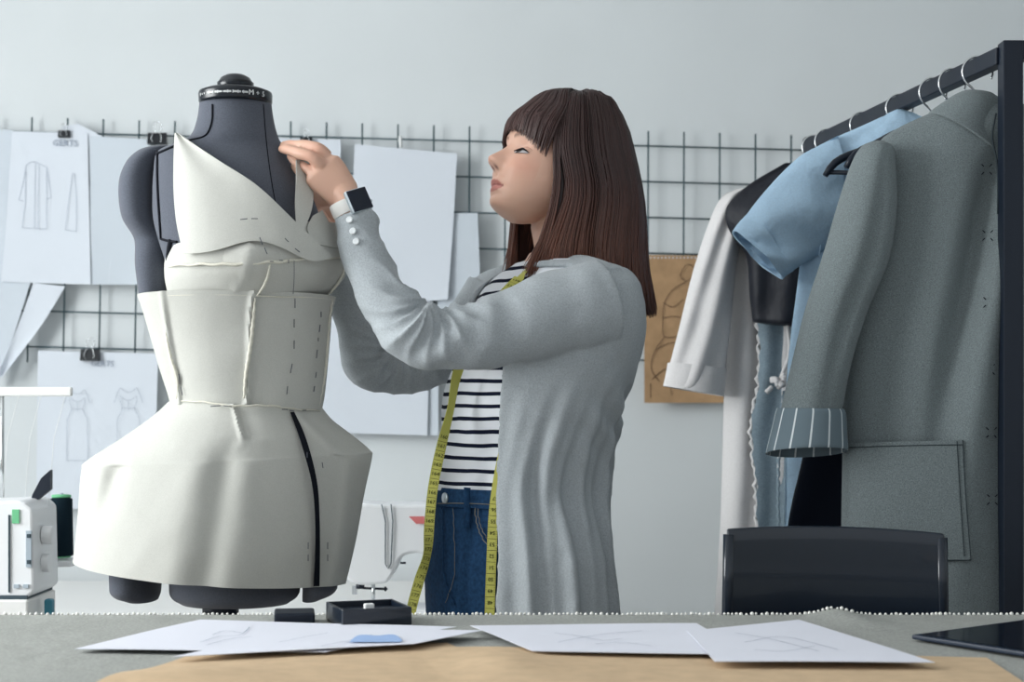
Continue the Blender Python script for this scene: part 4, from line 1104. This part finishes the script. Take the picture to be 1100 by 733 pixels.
# ---- eyes: white, iris, lashes laid on the eyeball under the lid
eye_w = mat('eye_white', (188, 184, 186), .25, .5); iris_m = mat('iris', (78, 70, 66), .2, .5); lash_m = mat('lashes', (26, 18, 20), .7, .2)
def face_pt(y, z, off=.0006):
    f_ = float(herm(zs, fx, z)); b_ = float(herm(zs, bx, z)); w_ = float(herm(zs, wx, z)); xm = (f_ + b_)/2; h = (f_ - b_)/2
    s = min(.999, abs(y)/w_)**(1/.86); c = math.sqrt(max(0, 1 - s*s))
    x = xm + h*c**.86 + face_disp(y, z)*min(1, c*2.2)
    return HW(x + off, y + (off*.4 if y > 0 else -off*.4), z)
for s in (1, -1):
    v = []; nu, nv = 15, 6
    for j in range(nv):
        for i in range(nu):
            u = -1 + 2*i/(nu-1); yy = s*(.0355 + .0135*u); top = -.0006 - .0048*u*u - .0008*u; bot = -.0084 + .0000*u + .0012*u*u
            if top < bot: top = bot = (top + bot)/2
            v.append(face_pt(yy, bot + (top - bot)*j/(nv-1), .0012))
    eye = mesh('eye', v, grid_faces(nu, nv), eye_w, person)
    v = []
    for j in range(5):
        for i in range(7):
            u = -1 + 2*i/6; t = j/4; zz = -.0082 + .0070*t; hw_ = .0062*math.sqrt(max(.05, 1 - ((t - .65)/.9)**2))
            v.append(face_pt(s*(.0320 + hw_*u), zz, .0017))
    mesh('iris', v, grid_faces(7, 5), iris_m, eye)
    g = G(); pts = [face_pt(s*(.0355 + .0148*u), -.0004 - .0049*u*u - .0008*u, .0022 + .0012*(u + 1)) for u in np.linspace(-1, 1, 20)]
    g.tube(pts, [.0005 + .0012*math.sin(PI*min(1, (i + 2)/20*.9)) for i in range(20)], 6)
    for u in np.linspace(-.6, 1, 12):
        a = face_pt(s*(.0355 + .0148*u), -.0004 - .0049*u*u, .002); b = a + F2*(.0065) + U2*(-.0028) + hL*(s*.004*u); g.tube([a, (a + b)/2 - U2*.0008, b], [.00045, .0003, .0001], 4)
    g.build('eyelashes', lash_m, eye)
    g = G(); g.tube([face_pt(s*(.0355 + .0128*u), -.0084 + .0012*u*u - .0003, .0010) for u in np.linspace(-1, 1, 14)], .00035, 5); g.build('lower_lashes', lash_m, eye)
    g = G(); g.tube([face_pt(s*(.0355 + .015*u), .0050 - .005*u*u, .0002) for u in np.linspace(-1, 1, 16)], [.0003 + .0004*math.sin(PI*i/15) for i in range(16)], 5); g.build('eyelid_crease', mat('lid_crease', (176, 126, 112), .6, .2), eye)

# ---- hair
h_h = np.array([0, 1.])
def hv(f_, l_, z_): return H0 + hF*f_ + hL*l_ + hU*z_
CR = (-.045, .004, .132)     # crown, where the parting is
def strand(al, rsc, tipz, tipflare, jit, fring=False, tipf=0.0):
    c, s = math.cos(al), math.sin(al)
    af = .093 if c > 0 else .134; bl = .083
    ex, ey = af*c*rsc, bl*s*rsc
    if c < 0: ex -= .012*abs(c)
    J = lambda k: (random.random() - .5)*k
    pts = [(CR[0] + .004*c + J(.014), CR[1] + .004*s + J(.014), CR[2] + .003 - (1 - rsc)*.10 + J(.003))]
    pts.append((CR[0]*.55 + ex*.50, ey*.56, .126*rsc + .002 + (.006 if c < -.2 else 0)))
    pts.append((CR[0]*.15 + ex*.86, ey*.90, .086*rsc))
    pts.append((ex*1.03, ey*1.04, .028))
    if fring: return pts
    zt = tipz
    fl = 1 + tipflare
    pts.append((ex*1.06 - .010*(c < .3), ey*1.08, -.035))
    pts.append((ex*(1.04 + tipflare*.6) + tipf*.5, ey*1.06, (zt - .035)/2 - .02))
    pts.append((ex*(1.02 + tipflare) + tipf + J(.008), ey*1.04 + J(.008), zt + J(jit)))
    return pts
HR = []  # (points, radius, hue value)
def add_strand(pts, r, w=None):
    q = spl([tuple(hv(*p)) for p in pts], 15)
    HR.append((q, r, .4 if w is None else w))
random.seed(11)
N_ = 2600
for i in range(N_):
    al = random.uniform(math.radians(66), math.radians(294))    # near side round the back to the far side
    d = math.degrees(al)
    layer = random.random(); rsc = .90 + .12*layer
    back = math.exp(-((d - 180)/55)**2)
    tz = -.185 - .055*back
    if d > 250: tz = -.175
    tf = 0.0
    if d < 100: tf = .055*(100 - d)/34
    if d > 255: tf = .020*(d - 255)/39
    add_strand(strand(al, rsc, tz, .30*back, .018, tipf=tf), .0011 + .0006*random.random(), 1 - .75*back)
# fringe over the forehead
for i in range(900):
    al = random.uniform(math.radians(-68), math.radians(68)); c, s = math.cos(al), math.sin(al)
    layer = random.random(); rsc = .97 + .07*layer
    pts = strand(al, rsc, 0, 0, 0, True)[:3]
    # forehead in head space, tips above the brows, longer at the temples
    an = al*.92; yb = .066*math.sin(an); edge = .038 - .046*abs(math.sin(an))**1.8 + random.uniform(-.010, .010)
    def fo(z, off):
        f_ = float(herm(zs, fx, z)); w_ = float(herm(zs, wx, z)); cc = math.cos(an); ss = math.sin(an)
        return HLocW(f_*cc**.86 + off*cc, w_*math.copysign(abs(ss)**.86, ss) + off*ss, z)
    def HLocW(x, y, z):
        w = HW(x, y, z) - H0; return (w.dot(hF), w.dot(hL), w.z)
    p3 = fo(.088, .011 + .005*layer); p4 = fo((.088 + edge)/2, .009 + .005*layer); p5 = fo(edge, .004 + .005*layer)
    add_strand([pts[0], pts[1]] + [p3, p4, p5], .0010 + .0005*random.random())
g = G(); dye = []
c_root = np.array(rgb(58, 41, 40)[:3]); c_mid = np.array(rgb(66, 43, 40)[:3]); c_tip = np.array(rgb(122, 78, 60)[:3])
for q, r, wt_ in HR:
    n = len(q); k = random.random(); c_end = c_mid*(1 - wt_) + c_tip*wt_
    v, f = tube_geo(q, [r*(.6 + .4*math.sin(PI*min(1, (i + 1)/n*.9))) if i < n - 1 else r*.25 for i in range(n)], 4, caps=False)
    g.add(v, f)
    for i in range(n):
        t = i/(n-1)*(1.0 if len(q) and q[-1][2] < H0.z - .05 else .62)
        cc = c_root*(1 - t) + c_mid*t if t < .55 else c_mid*(1 - (t - .55)/.45*.85) + c_end*((t - .55)/.45*.85)
        cc = cc*(.75 + .6*k); dye += [cc]*4
# base volume under the strands
def cap_geo():
    v = []; n, m = 64, 30
    for j in range(m):
        for k in range(n):
            al = 2*PI*k/n; c, s = math.cos(al), math.sin(al)
            fr = math.degrees(al)
            front = abs(((fr + 180) % 360) - 180) < 66
            pts = strand(al, .90, -.165 if not front else 0, .06 if not front else 0, 0, front)
            random.seed(3)
            q = spl(pts, m) if not front else spl(strand(al, .90, 0, 0, 0, True)[:3], m)
            v.append(hv(*q[j]))
    return v, grid_faces(n, m, True)
st_ = random.getstate(); v, f = cap_geo(); g.add(v, f); dye += [c_root*.8]*len(v)
hair = g.build('hair', hair_m, person)
ca = hair.data.color_attributes.new('dye', 'FLOAT_COLOR', 'POINT')
ca.data.foreach_set('color', np.concatenate([np.array(dye), np.ones((len(dye), 1))], 1).astype(np.float32).ravel())

# ---- striped top
def shirt_ring(y, off):
    r = torso_ring(y, off, 72); out = []
    for k, p in enumerate(r):
        th = 2*PI*k/72
        w = .004*math.sin(5*th + y*.03) * max(0, min(1, (y - 380)/80)) + (.006*nz(p, 16, 2))
        if y > 500: w += .008*math.sin(9*th)*(1 - (525 - y)/25)*.5
        out.append(p + (p - P(bt_(y)[1], y, YWm)).normalized()*w)
    return out
v, f = loft_rings([shirt_ring(y, .012) for y in np.linspace(283, 526, 70)], False); mesh('striped_top', v, f, shirt_m, person, solid=.002)
# ---- jeans
def jring(y, off): 
    return [p + (p - P(bt_(y)[1], y, YWm)).normalized()*.003*nz(p, 20, 5) for p in torso_ring(y, off, 56)]
jp = [loft_rings([jring(y, .011) for y in np.linspace(523, 668, 30)])]
for hp_, k_, a_ in LEG:
    pts = spl([hp_ + Vector((0, 0, .05)), hp_, (hp_ + k_)/2, k_, k_*.6 + a_*.4, a_ + Vector((0, 0, .02))], 40)
    jp.append(tube_geo(pts, herm([0, .2, .5, .7, 1.0], [.098, .098, .073, .070, .062], np.linspace(0, 1, 40)).tolist(), 32, disp=lambda s, a: .03*math.sin(60*s + 2*a)*(.2 + s)))
jeans = fuse('jeans', jp, .006, 2, denim_m, person)
def jpt(px, py, off=.002):
    """front surface of the jeans at a pixel"""
    best = None
    for k in range(200):
        th = -2.2 + 4.0*k/199
        _, c, a, b = bt_(py); q = T(py, c, a + .012 + off, b + .012 + off, th)
        # true projection
        for _ in range(2):
            yy_ = HY + (py - HY)*q.y/YWm
            _, c, a, b = bt_(max(272, min(669, yy_))); q = T(yy_, c, a + .012 + off, b + .012 + off, th)
        if q.y > YWm + .03: continue
        d = abs(HX + q.x*F/q.y - px)
        if best is None or d < best[0]: best = (d, q)
    return best[1]
def jline(pts, r, m, name, off=.002, n=20, flat=1):
    g = G(); g.tube([jpt(x, y, off) for x, y in spl(pts, n)], r, 6, flat=flat); return g.build(name, m, jeans)
v, f = loft_rings([torso_ring(y, .0145, 64) for y in (523, 526, 533, 540, 542)], False); wbd = mesh('waistband', v, f, denim_m, jeans, solid=.003)
jline([(470, 541), (500, 541), (540, 543)], .0008, denim_st, 'stitching', .005)
jline([(475, 546), (476, 580), (477, 620), (488, 650)], .0012, denim_m, 'fly_seam', .003)
jline([(487, 546), (488, 590), (487, 625), (478, 648)], .0006, denim_st, 'stitching', .003)
jline([(510, 545), (512, 562), (518, 578), (530, 592)], .0010, denim_st, 'pocket_seam', .003)
jline([(513, 545), (515, 560), (521, 575), (531, 587)], .0007, denim_st, 'pocket_seam', .003)
g = G(); g.tube([jpt(502, y, .007) for y in np.linspace(524, 568, 8)], .0055, 8, flat=.35, up=(1, 0, 0)); g.build('belt_loop', denim_m, jeans)
bp_ = jpt(477.5, 535.5, .007); nn = (bp_ - P(545, 535, YWm)); nn.z = 0; nn.normalize()
Mb = frame(bp_, nn.cross(Vector((0, 0, 1))), (0, 0, 1))
v, f = lathe([(.009, 0), (.0095, .002), (.0085, .0038), (.004, .0032), (.001, .003)], 24); mesh('button', [Mb @ p for p in v], f, watchc_m, jeans)
# shoes
for hp_, k_, a_ in LEG:
    toe = a_ + FWD*.17; toe.z = .04; heel = a_ - FWD*.05; heel.z = .045
    v, f = tube_geo(spl([heel, a_ + FWD*.04 + Vector((0, 0, -.032)), toe], 20), herm([0, .4, .85, 1], [.040, .046, .038, .020], np.linspace(0, 1, 20)).tolist(), 20)
    mesh('shoe', [Vector((p[0], p[1], max(.002, p[2]))) for p in v], f, shoe_m, person)

# ---- cardigan
card_tab = np.array([  # y, back pixel, front depth a, side b, near edge pixel, far edge angle
    (285, 648, .070, .090, 566, -62), (292, 668, .082, .140, 556, -56), (304, 680, .094, .176, 548, -52), (325, 688, .108, .190, 545, -48), (350, 691, .118, .192, 543, -56), (390, 686, .130, .182, 540, -66), (415, 676, .134, .176, 538, -72),
    (440, 667, .134, .172, 536, -76), (460, 664, .134, .170, 535, -78), (490, 658, .134, .170, 533, -80), (530, 652, .138, .176, 533, -80), (570, 652, .144, .186, 533, -78), (615, 658, .150, .196, 533, -76), (662, 663, .154, .204, 532, -74), (760, 670, .160, .214, 530, -74), (800, 672, .162, .216, 530, -74)], float)
def cv(y, k): return float(herm(card_tab[:, 0], card_tab[:, k], y))
NC = 110
def card_ring(y, off, inner=False):
    _, cpx, ab, bb_ = bt_(min(y, 669))
    c = P(cpx, y, YWm); cx = c.x
    a = ab + .024 + .012*max(0, min(1, (y - 430)/200)); b = bb_ + .031 + .008*max(0, min(1, (y - 430)/200))
    ext = P(cv(y, 1), y, YWm).x - cx
    ab_ = math.sqrt(max((.7*a)**2, (ext**2 - (b*math.sin(psi))**2)/math.cos(psi)**2))
    t0 = .9
    for t in np.linspace(1.35, .05, 180):
        q = c + FWD*(a*math.cos(t)) + LFT*(b*math.sin(t))
        if HX + q.x*F/q.y <= cv(y, 4): t0 = t; break
    t1 = 2*PI + math.radians(cv(y, 5)); out = []
    low = max(0, min(1, (y - 400)/120))
    for k in range(NC):
        th = t0 + (t1 - t0)*k/(NC - 1)
        w = off
        fold = .0075*math.sin(15*th + .8*math.sin(y*.018)) + .005*math.sin(27*th + 1.3 + y*.008)
        edge = min(1, min(k, NC - 1 - k)/6)
        w += low*fold*(.35 + .65*edge)
        # diagonal drag folds under the arm at the back waist
        ph = (y - 430) - 60*(th - 2.2)
        w += .007*math.sin(ph*.16)*math.exp(-((y - 445)/45)**2)*math.exp(-((th - 2.35)/.7)**2)
        cb = math.cos(th); aa = a if cb > 0 else ab_
        q = Vector((cx, YWm, P(550, y, YWm).z)) + FWD*((aa + w)*cb) + LFT*((b + w)*math.sin(th))
        out.append(q)
    return out
ys = list(np.linspace(285, 330, 16)) + list(np.linspace(338, 800, 80))
outer = [card_ring(y, 0) for y in ys]; inner = [card_ring(y, -.012) for y in ys]
v = [p for r in outer for p in r] + [p for r in inner for p in r]; m_ = len(ys); No = m_*NC
f = grid_faces(NC, m_) + [tuple(i + No for i in reversed(q)) for q in grid_faces(NC, m_)]
ring = list(range(NC)) + [NC*j + NC - 1 for j in range(1, m_)] + [No - 1 - i for i in range(1, NC)] + [NC*j for j in range(m_ - 2, 0, -1)]
for a, b in zip(ring, ring[1:] + ring[:1]): f.append((a, b, b + No, a + No))
cp_ = [(v, f)]
# sleeves
def sleeve(pts, r, seed, el):
    q = spl([tuple(p) + (rr,) for p, rr in zip(pts, r)], 90)
    def dsp(s, a):
        e = math.exp(-((s - el)/.14)**2)
        return (e*.13*math.sin(64*s + 3.0*math.cos(a + seed) + seed)*(.55 + .45*math.cos(a + .6)) + .05*math.sin(38*s + 2*math.sin(a + seed))*(.4 + .6*(s > .3)) )
    return tube_geo([x[:3] for x in q], [x[3] for x in q], 44, disp=dsp)
cp_.append(sleeve(near[:8], nearR[:8], .4, .56))
cp_.append(sleeve(far[:9], farR[:9], 2.0, .50))
# shoulder yokes close the top between neck and sleeves
for a, b, r in ((P(606, 292, 2.69), near[0], .062), (P(592, 297, 2.74), far[0], .058)):
    cp_.append(tube_geo(spl([tuple(a) + (.030,), tuple((a + b)/2) + ((.030 + r)/2 + .008,), tuple(b) + (r,)], 12) and [x[:3] for x in spl([tuple(a) + (.030,), tuple((a + b)/2 + Vector((0, 0, .004))) + ((.030 + r)/2 + .008,), tuple(b) + (r,)], 12)], np.linspace(.034, r, 12).tolist(), 28))
E1 = P(462, 322, 2.47); E2 = P(432, 372, 2.83)
def kdisp(co, no):
    out = np.zeros(len(co))
    for i, p in enumerate(co):
        n1 = nz(p, 11, 3); d = .0030*n1 + .0014*nz(p, 30, 1)
        for E, yl, yh, ph in ((E1, 2.2, 2.62, 0), (E2, 2.66, 3.0, 1.5)):
            if yl < p[1] < yh:
                dx, dz = p[0] - E.x, p[2] - E.z; r = math.hypot(dx, dz)
                if r < .16:
                    a = math.atan2(dz, dx); s_ = math.sin(9*a + 2.5*n1 + 14*r + ph)
                    d += (.0050 if ph == 0 else .0028)*(1 - 2*abs(s_)**.7)*math.exp(-((r - .045)/.045)**2)
        # creases across the forearm and upper arm
        if p[1] < 2.62 and p[2] > 1.13 and p[0] < .02:
            s_ = math.sin((p[2]*1.0 + p[0]*.55)*95 + 3*n1); d += .0028*(1 - 2*abs(s_)**.6)*max(0, nz(p, 6, 9) + .35)
        out[i] = d
    return out
cardigan = fuse('cardigan', cp_, .0042, 3, knit_m, person, disp=kdisp)
# cuff buttons on the near sleeve
cd = (near[7] - near[5]).normalized()
for x, y in ((384, 247), (387.5, 259), (391, 270)):
    k = (y - 234)/32; ap = near[7].lerp(near[6], k); ap = P(x - 1, y - 2, ap.y)
    bn = Vector((-.10, -1, 0)); bn = (bn - cd*bn.dot(cd)).normalized(); c = ap + bn*.0378
    Mb = frame(c, cd.cross(bn), cd)
    if (Mb.to_3x3() @ Vector((0, 0, 1))).dot(bn) < 0: Mb = frame(c, bn.cross(cd), cd)
    v, f = lathe([(.0052, -.001), (.0056, .001), (.0048, .002), (.003, .0014), (.001, .0014)], 20); b_ = mesh('button', [Mb @ p for p in v], f, button_m, cardigan)

# ================================================================ wristwatch
wt_c = P(375, 222.5, 2.540); wax = (P(384, 240, 2.548) - Vector(Wn)).normalized()
ww = thing('wristwatch', 'square wristwatch with white strap and dark screen on the raised wrist', 'watch', wt_c)
nrmw = Vector((.50, -.80, .34)); nrmw = (nrmw - wax*nrmw.dot(wax)).normalized(); sdw = wax.cross(nrmw).normalized()
v = []; nS = 48
for j in (-1, -.6, .6, 1):
    for k in range(nS):
        a = 2*PI*k/nS; rr = .0295 - .0008*(abs(j) > .8)
        v.append(wt_c + wax*(.0105*j) + nrmw*(rr*math.cos(a)*.95) + sdw*(rr*math.sin(a)))
mesh('strap', v, grid_faces(nS, 4, True), watchs_m, ww, solid=.0022)
Mw = frame(wt_c + nrmw*.0315, sdw, wax)
def wbox(sx, sy, sz, off, name, m, bev):
    bm = bmesh.new(); bmesh.ops.create_cube(bm, size=1); 
    for vv_ in bm.verts: vv_.co = Mw @ Vector((vv_.co.x*sx, vv_.co.y*sy, vv_.co.z*sz*1.0 + off))
    me = bpy.data.meshes.new(name); bm.to_mesh(me); bm.free(); me.materials.append(m)
    o = bpy.data.objects.new(name, me); C.objects.link(o); attach(o, ww)
    md = o.modifiers.new('b', 'BEVEL'); md.width = bev; md.segments = 3
    return o
sgn = 1 if (Mw.to_3x3() @ Vector((0, 0, 1))).dot(nrmw) > 0 else -1
wbox(.040, .038, .010, 0, 'case', watchc_m, .003); wbox(.0370, .0350, .003, sgn*.0045, 'screen', screen_m, .001)
v, f = lathe([(.003, -.002), (.0032, .0), (.003, .002)], 14)
mesh('crown', [Mw @ Vector((-.021 + p.z*.8, p.y + .006, p.x)) for p in v], f, watchc_m, ww)

# ================================================================ tape measure round her neck
tm = thing('tape_measure', 'yellow-green tape measure draped round the woman\'s neck, both ends hanging', 'tape measure', P(556, 300, 2.60))
def tape(path, widths, name, twist=None):
    n = len(path); v = []
    for i, (p, wv) in enumerate(zip(path, widths)): v += [Vector(p) - Vector(wv), Vector(p) + Vector(wv)]
    return mesh(name, v, grid_faces(2, n), tape_m, tm, solid=.0007)
hw = .0082
# long front end swinging away from her hip
pA = spl([tuple(P(574, 282, 2.66)), tuple(P(560, 296, 2.605)), tuple(P(545, 312, 2.555)), tuple(P(522, 338, 2.56)), tuple(P(503, 372, 2.575)), tuple(P(491, 402, 2.575)), tuple(P(484, 440, 2.570)), tuple(P(474, 480, 2.565)), tuple(P(465, 525, 2.56)), tuple(P(461, 565, 2.56)), tuple(P(459, 595, 2.56)), tuple(P(450, 625, 2.555)), tuple(P(441, 660, 2.55)), tuple(P(438, 700, 2.545))], 90)
def dirs(path, yaw):
    out = []
    for i in range(len(path)):
        t = (Vector(path[min(i+1, len(path)-1)]) - Vector(path[max(i-1, 0)])).normalized()
        a = yaw(i/(len(path)-1)); n_ = Vector((math.sin(a), -math.cos(a), 0)); b = t.cross(n_).normalized()
        if b.x < 0: b = -b
        out.append(b)
    return out
def bump(x, c, w): return math.exp(-((x - c)/w)**2)
wA = dirs(pA, lambda s: math.radians(-12 - 20*(s < .1)) + math.radians(62)*bump(s, .46, .10) + math.radians(55)*bump(s, .79, .05))
tA = tape(pA, [b*hw for b in wA], 'tape_end')
pB = spl([tuple(P(556, 420, 2.560)), tuple(P(547, 460, 2.562)), tuple(P(538, 500, 2.562)), tuple(P(531, 545, 2.560)), tuple(P(528, 600, 2.552)), tuple(P(526, 660, 2.545)), tuple(P(525, 700, 2.54))], 60)
wB = dirs(pB, lambda s: math.radians(-10)); tB = tape(pB, [b*hw for b in wB], 'tape_end')
pC = spl([tuple(P(574, 282, 2.66)), tuple(P(586, 276, 2.63)), tuple(P(600, 272, 2.66)), tuple(P(640, 274, 2.72)), tuple(P(612, 276, 2.77))], 30)
tape(pC, [Vector((0, 0, hw))]*30, 'neck_loop')
def marks(path, wd, parent, s0, s1, first, step, count, flip=False, sz=.0088):
    L_ = len(path); gt = G()
    d = np.concatenate([[0], np.cumsum([np.linalg.norm(np.array(path[i+1]) - np.array(path[i])) for i in range(L_-1)])])
    def at_(dd):
        i = int(np.searchsorted(d, dd)) ; i = max(1, min(L_-1, i)); w_ = (dd - d[i-1])/(d[i] - d[i-1])
        p = Vector(path[i-1]).lerp(Vector(path[i]), w_); t = (Vector(path[i]) - Vector(path[i-1])).normalized(); return p, t, wd[i]
    for k in range(count):
        dd = s0 + (s1 - s0)*k/(count - 1)
        p, t, b = at_(dd); n_ = b.cross(t).normalized()
        if n_.y > 0: n_ = -n_
        up = -t if not flip else t; xx = b if not flip else -b
        v, f = text_geo(str(first + step*k), sz, frame(p + n_*.0009, xx, up), .0001)
        mesh('numeral', v, f, ink_m, parent, smooth=False)
        p2, t2, b2 = at_(dd + (s1 - s0)/(count - 1)*.5)
        gt.add([p2 - b2*hw + n_*.0008, p2 + b2*hw*.95 + n_*.0008, p2 + b2*hw*.95 + t2*.0006 + n_*.0008, p2 - b2*hw + t2*.0006 + n_*.0008], [(0,1,2,3)])
        for q in range(4):
            p3, t3, b3 = at_(dd + (s1 - s0)/(count - 1)*(.5 + .2*(q + 1)))
            for sg_ in (-1, 1):
                a_ = p3 + b3*(sg_*hw) + n_*.0008; c_ = p3 + b3*(sg_*hw*.72) + n_*.0008
                gt.add([a_, c_, c_ + t3*.0004, a_ + t3*.0004], [(0,1,2,3)])
    gt.build('centimetre_marks', ink_m, parent, smooth=False)
dA = np.concatenate([[0], np.cumsum([np.linalg.norm(np.array(pA[i+1]) - np.array(pA[i])) for i in range(89)])])
def lenat(py): 
    i = min(range(90), key=lambda i: abs(HY - (pA[i][2] - CZ)*F/pA[i][1] - py)); return dA[i]
marks(pA, wA, tA, lenat(302), lenat(332), 138, 1, 4)
marks(pA, wA, tA, lenat(470), lenat(650), 160, 1, 19)
dB = float(sum(np.linalg.norm(np.array(pB[i+1]) - np.array(pB[i])) for i in range(59)))
marks(pB, wB, tB, dB*.42, dB*.86, 57, -1, 11, flip=True)
